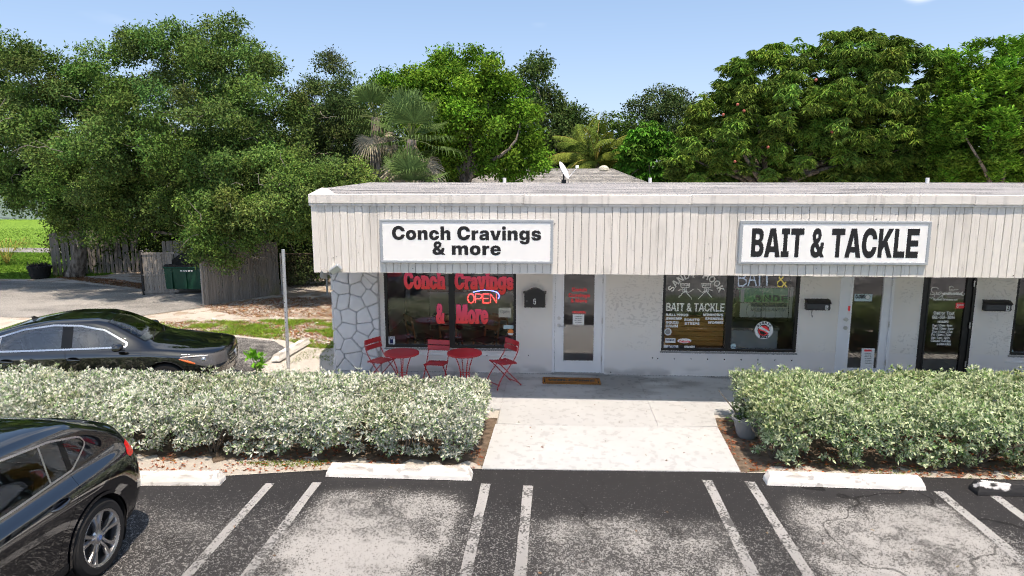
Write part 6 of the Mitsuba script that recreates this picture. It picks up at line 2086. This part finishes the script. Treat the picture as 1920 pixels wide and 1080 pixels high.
def hedge(label, x0, x1, y0, y1, h, seed, col, ends=(False, True), clear=.10):
    rng = np.random.default_rng(seed)
    t = thing('hedge', label, 'hedge')
    areas = {'top': (x1 - x0) * (y1 - y0), 'front': (x1 - x0) * h, 'back': (x1 - x0) * h, 'end0': (y1 - y0) * h * ends[0], 'end1': (y1 - y0) * h * ends[1]}
    S, Nn = [], []
    for f, a in areas.items():
        n = int(a * (620 if f in ('top', 'front') else 380))
        u, v = rng.random(n), rng.random(n)
        if f == 'top':
            p = np.column_stack([x0 + (x1 - x0) * u, y0 + (y1 - y0) * v, np.full(n, h)]); nn = [0, 0, 1.0]
        elif f in ('front', 'back'):
            p = np.column_stack([x0 + (x1 - x0) * u, np.full(n, y0 if f == 'front' else y1), clear + (h - clear) * v]); nn = [0, -1.0 if f == 'front' else 1.0, .25]
        else:
            p = np.column_stack([np.full(n, x0 if f == 'end0' else x1), y0 + (y1 - y0) * u, clear + (h - clear) * v]); nn = [-1.0 if f == 'end0' else 1.0, 0, .25]
        S.append(p); Nn.append(np.repeat([nn], n, 0))
    S, Nn = np.vstack(S), np.vstack(Nn)
    # an uneven clipped surface with rounded shoulders, holes and bulges
    lump = meshkit.fbm(S * 1.7 + seed, 3, seed) - .5
    small = meshkit.noise(S * 6.5 + seed, seed + 3)
    low = np.clip(1 - S[:, 2] / (h * .55), 0, 1)
    depth = np.where(Nn[:, 2] < .9, low * .12, 0)
    c = np.array([(x0 + x1) / 2, (y0 + y1) / 2, h * .4])
    near = np.column_stack([np.minimum(np.abs(S[:, 0] - x0) if ends[0] else 9, np.abs(S[:, 0] - x1) if ends[1] else 9), np.minimum(S[:, 1] - y0, y1 - S[:, 1]), h - S[:, 2]])
    srt = np.sort(near, 1)
    rnd = np.clip(1 - srt[:, 1] / .22, 0, 1) ** 2 * .10
    S = S + Nn * (lump * .25 - depth - rnd)[:, None] - Nn * (rng.random(len(S)) ** 1.6 * np.where(Nn[:, 2] < .9, .42, .26))[:, None] + Nn * ((rng.random(len(S)) < .06) * rng.uniform(.02, .12, len(S)))[:, None]
    keep = (small + .35 * (Nn[:, 2] > .9) - .42 * low * (Nn[:, 2] < .9) + .25 * lump) > .31
    keep &= ~((Nn[:, 2] < .9) & (rng.random(len(S)) < .17))
    S, Nn, lump = S[keep], Nn[keep], lump[keep]
    S[:, 2] = np.maximum(S[:, 2], .05)
    ns, per = len(S), 9
    tone = np.array(col) * (1 + .5 * lump[:, None]) * rng.uniform(.75, 1.25, (ns, 1))
    yel = (meshkit.noise(S * 1.3 + 5, seed) > .66)[:, None] * rng.random((ns, 1))
    tone = tone * (1 - .5 * yel) + np.array([.26, .28, .08]) * .5 * yel
    P_ = np.repeat(S, per, 0)
    A = np.repeat(unit(Nn + np.where(Nn[:, 2:3] > .9, .5, .18) * [[0, 0, 1.0]] + rng.normal(0, .45, (ns, 3))), per, 0)
    D_ = unit(A * rng.uniform(.15, 1.0, (ns * per, 1)) + unit(rng.normal(size=(ns * per, 3))) * .85)
    N2 = unit(A + rng.normal(0, .25, A.shape) - D_ * .2)
    C_ = np.repeat(tone, per, 0) * rng.uniform(.72, 1.28, (ns * per, 1))
    old = rng.random(ns * per) < .30
    C_[old] *= [.42, .56, .34]
    m, cc = leaf_mesh(P_ + D_ * .012, D_, N2, rng.uniform(.042, .074, ns * per), rng.uniform(.020, .031, ns * per), C_, fold=.16)
    add('foliage', m, 'gloss_leaf', t, color=cc, kind='stuff')
    for k in range(int((x1 - x0) / .32)):
        bx = rng.uniform(x0 + .1, x1 - .15)
        by = rng.uniform(y0 + .25, y1 - .25)
        ms = []
        for j in range(5):
            e = np.array([bx + rng.normal(0, .22), by + rng.normal(0, .28), rng.uniform(.45, h - .08)])
            ms.append(tube([(bx, by, -.03), (bx * .6 + e[0] * .4, by * .6 + e[1] * .4, e[2] * .45), e], [.016, .011, .005], 5, cap=False))
        add('stem', cat(ms), 'hedge_stem', t)
    return t


paint('hedge_stem', (0.14, 0.12, 0.10), 0.9, 0.1)
h1 = hedge('long low clipped pale grey green hedge in front of the sedan and bistro set', -11.0, -0.98, -4.30, -2.35, .66, 61, (.64, .66, .575))
h2 = hedge('clipped pale green hedge with a rounded end in front of the bait shop door', 2.78, 11.5, -4.16, -2.15, .80, 62, (.52, .59, .385), ends=(True, False))

t = thing('weed_shoot', 'bright green leafy shoot sticking up out of the long hedge', 'plant')
rng = np.random.default_rng(71)
q = at(487, 700, y=-2.75)
st = []
P_, D_ = [], []
for k in range(7):
    e = q + [rng.normal(0, .09), rng.normal(0, .07), rng.uniform(.05, .30)]
    add('stem', tube([q + [0, 0, -.35], q * .5 + e * .5, e], [.010, .008, .005], 5), 'palm_green', t)
    for j in range(9):
        P_.append(e + rng.normal(0, .03, 3)); D_.append(rng.normal(size=3) + [0, -.2, .7])
n = len(P_)
m, c = leaf_mesh(np.array(P_), np.array(D_), rng.normal(size=(n, 3)) * .5 + [0, -.3, 1], rng.uniform(.09, .16, n), rng.uniform(.04, .065, n), np.array([.15, .36, .03]) * rng.uniform(.7, 1.3, (n, 1)))
add('foliage', m, 'leaf', t, color=c)

# ---------------------------------------------------------------- grass, leaf litter
rng = np.random.default_rng(81)


def blades(pts, h, col, wid=.012, lean=1.1):
    n = len(pts)
    D_ = unit(rng.normal(size=(n, 3)) * [lean, lean, 0] + [0, 0, 1])
    S_ = unit(np.cross(D_, rng.normal(size=(n, 3))))
    hh = h * rng.uniform(.5, 1.4, (n, 1))
    v = np.stack([pts - S_ * wid / 2, pts + S_ * wid / 2, pts + D_ * hh], 1).reshape(-1, 3)
    f = np.arange(3 * n).reshape(-1, 3)
    c = np.repeat(col * rng.uniform(.65, 1.35, (n, 1)) * (1 + rng.normal(0, .08, (n, 3))), 3, 0)
    return (v, f), np.clip(c, 0, 1)


def scatter(poly, n, z):
    g = Polygon(poly)
    x0, y0, x1, y1 = g.bounds
    p = rng.uniform((x0, y0), (x1, y1), (n * 3, 2))
    p = p[shapely.contains_xy(g, p[:, 0], p[:, 1])][:n]
    return np.column_stack([p, np.full(len(p), z)])


verge = [(-11.2, 3.5), (-10.4, 4.3), (-8.6, 4.5), (-4.3, 5.1), (-4.25, 1.9), (-5.3, 1.8), (-6.2, 2.5), (-8.6, 3.2)]
p = scatter(verge, 90000, -.045)
n1 = meshkit.fbm(p * [1.9, 2.6, 0] + 3, 3, 5)
p = p[(n1 + rng.normal(0, .10, len(p))) > .55][:15000]
m, c = blades(p, .085, np.array([.22, .35, .045]), .014)
lone('grass', 'patchy short green grass on the sandy verge beside the building', 'grass', m, 'leaf', kind='stuff', color=c)
p = np.vstack([scatter([(-40, 11.0), (-19.3, 11.3), (-17.3, 12.4), (-16.5, 19.4), (-45, 19.4)], 60000, -.04), scatter([(-60, 21.8), (-16, 21.8), (-16, 34), (-60, 34)], 20000, -.04)])
m, c = blades(p, .10, np.array([.14, .26, .035]), .035)
lone('grass', 'lush bright lawn grass beyond the gravel drive', 'grass', m, 'leaf', kind='stuff', color=c)
p = np.vstack([scatter([(-4.2, .2), (-4.3, 1.9), (-5.4, 1.7), (-5.6, -1.6), (-4.4, -1.8)], 2600, -.045), scatter([(-3.6, -4.4), (-3.0, -4.35), (-2.9, -4.15), (-4.4, -4.3)], 500, -.03), scatter([(2.4, -4.2), (7, -4.35), (7, -3.9), (2.5, -3.9)], 700, -.03)])
n1 = meshkit.noise(p * [3, 3, 0], 6)
m, c = blades(p[n1 > .55], .05, np.array([.16, .22, .04]), .010)
lone('grass', 'sparse weeds along the edge of the planting beds', 'grass', m, 'leaf', kind='stuff', color=c)


def litter(pts, col, s):
    n = len(pts)
    a = rng.uniform(0, 2 * math.pi, n)
    D_ = np.column_stack([np.cos(a), np.sin(a), rng.normal(0, .12, n)])
    return leaf_mesh(pts + [0, 0, .006], D_, rng.normal(0, .25, (n, 3)) + [0, 0, 1], s * rng.uniform(.6, 1.4, n), s * .5 * rng.uniform(.6, 1.2, n), np.array(col) * rng.uniform(.5, 1.5, (n, 1)) * (1 + rng.normal(0, .12, (n, 3))))


p = np.vstack([scatter(verge, 5000, -.045), scatter([(-10.4, 6.4), (-8.8, 7.9), (-4.4, 8.4), (-4.3, 5.2), (-8.4, 5.0)], 5200, -.045), scatter([(-19, 11.8), (-16, 10.3), (-13.3, 9.0), (-13.1, 9.6), (-16, 11.2), (-18.6, 12.1)], 3800, -.035)])
m, c = litter(p, (.26, .13, .06), .07)
lone('leaf_litter', 'dry brown leaves scattered under the oaks and along the fences', 'leaves', m, 'vertex_leaf', kind='stuff', color=c)
p = np.vstack([scatter([(-7, -5.05), (-4.4, -4.68), (-2.6, -4.36), (-.95, -4.28), (-.9, -3.6), (-9, -3.7)], 1500, -.028), scatter([(2.48, -4.2), (9, -4.3), (9, -3.5), (2.6, -2.3), (2.52, -2.8)], 2200, -.026)])
keep = meshkit.noise(p * [2.2, 2.2, 0], 12) > .42
m, c = litter(p[keep], (.30, .105, .05), .055)
lone('leaf_litter', 'rust red fallen leaves on the beds under the hedges', 'leaves', m, 'vertex_leaf', kind='stuff', color=c)
p = np.vstack([scatter([(-.8, -4.2), (2.3, -4.1), (2.3, -1.6), (-.7, -1.6)], 26, .001), scatter([(-5, -9), (6, -9), (6, -4.6), (-4, -4.9)], 50, -.010)])
m, c = litter(p, (.20, .13, .08), .045)
lone('leaf_litter', 'few stray twigs and leaf bits on the walkway slabs and asphalt', 'leaves', m, 'vertex_leaf', kind='stuff', color=c)
scene['vertex_leaf'] = {'type': 'twosided', 'bsdf': {'type': 'diffuse', 'reflectance': VC}}
for k, (a, b, s) in enumerate(((-9.0, 4.6, .05), (-6.1, 4.3, .045), (-4.6, 3.7, .10))):
    m = trimesh.creation.icosphere(2, s)
    m.vertices *= [1.2, .9, .6]
    m.vertices += m.vertex_normals * (meshkit.noise(m.vertices * 30 + k)[:, None] - .5) * s * .4
    lone('stone', ['white pebble in the grass below the tall plank fence', 'white pebble in the grass beyond the sign post', 'pale chunk of rock against the shop corner'][k], 'stone', moved(m, a, b, -.03), 'card_white', smooth=True)
for k in [k for k, v in labels.items() if not v]:
    del labels[k]
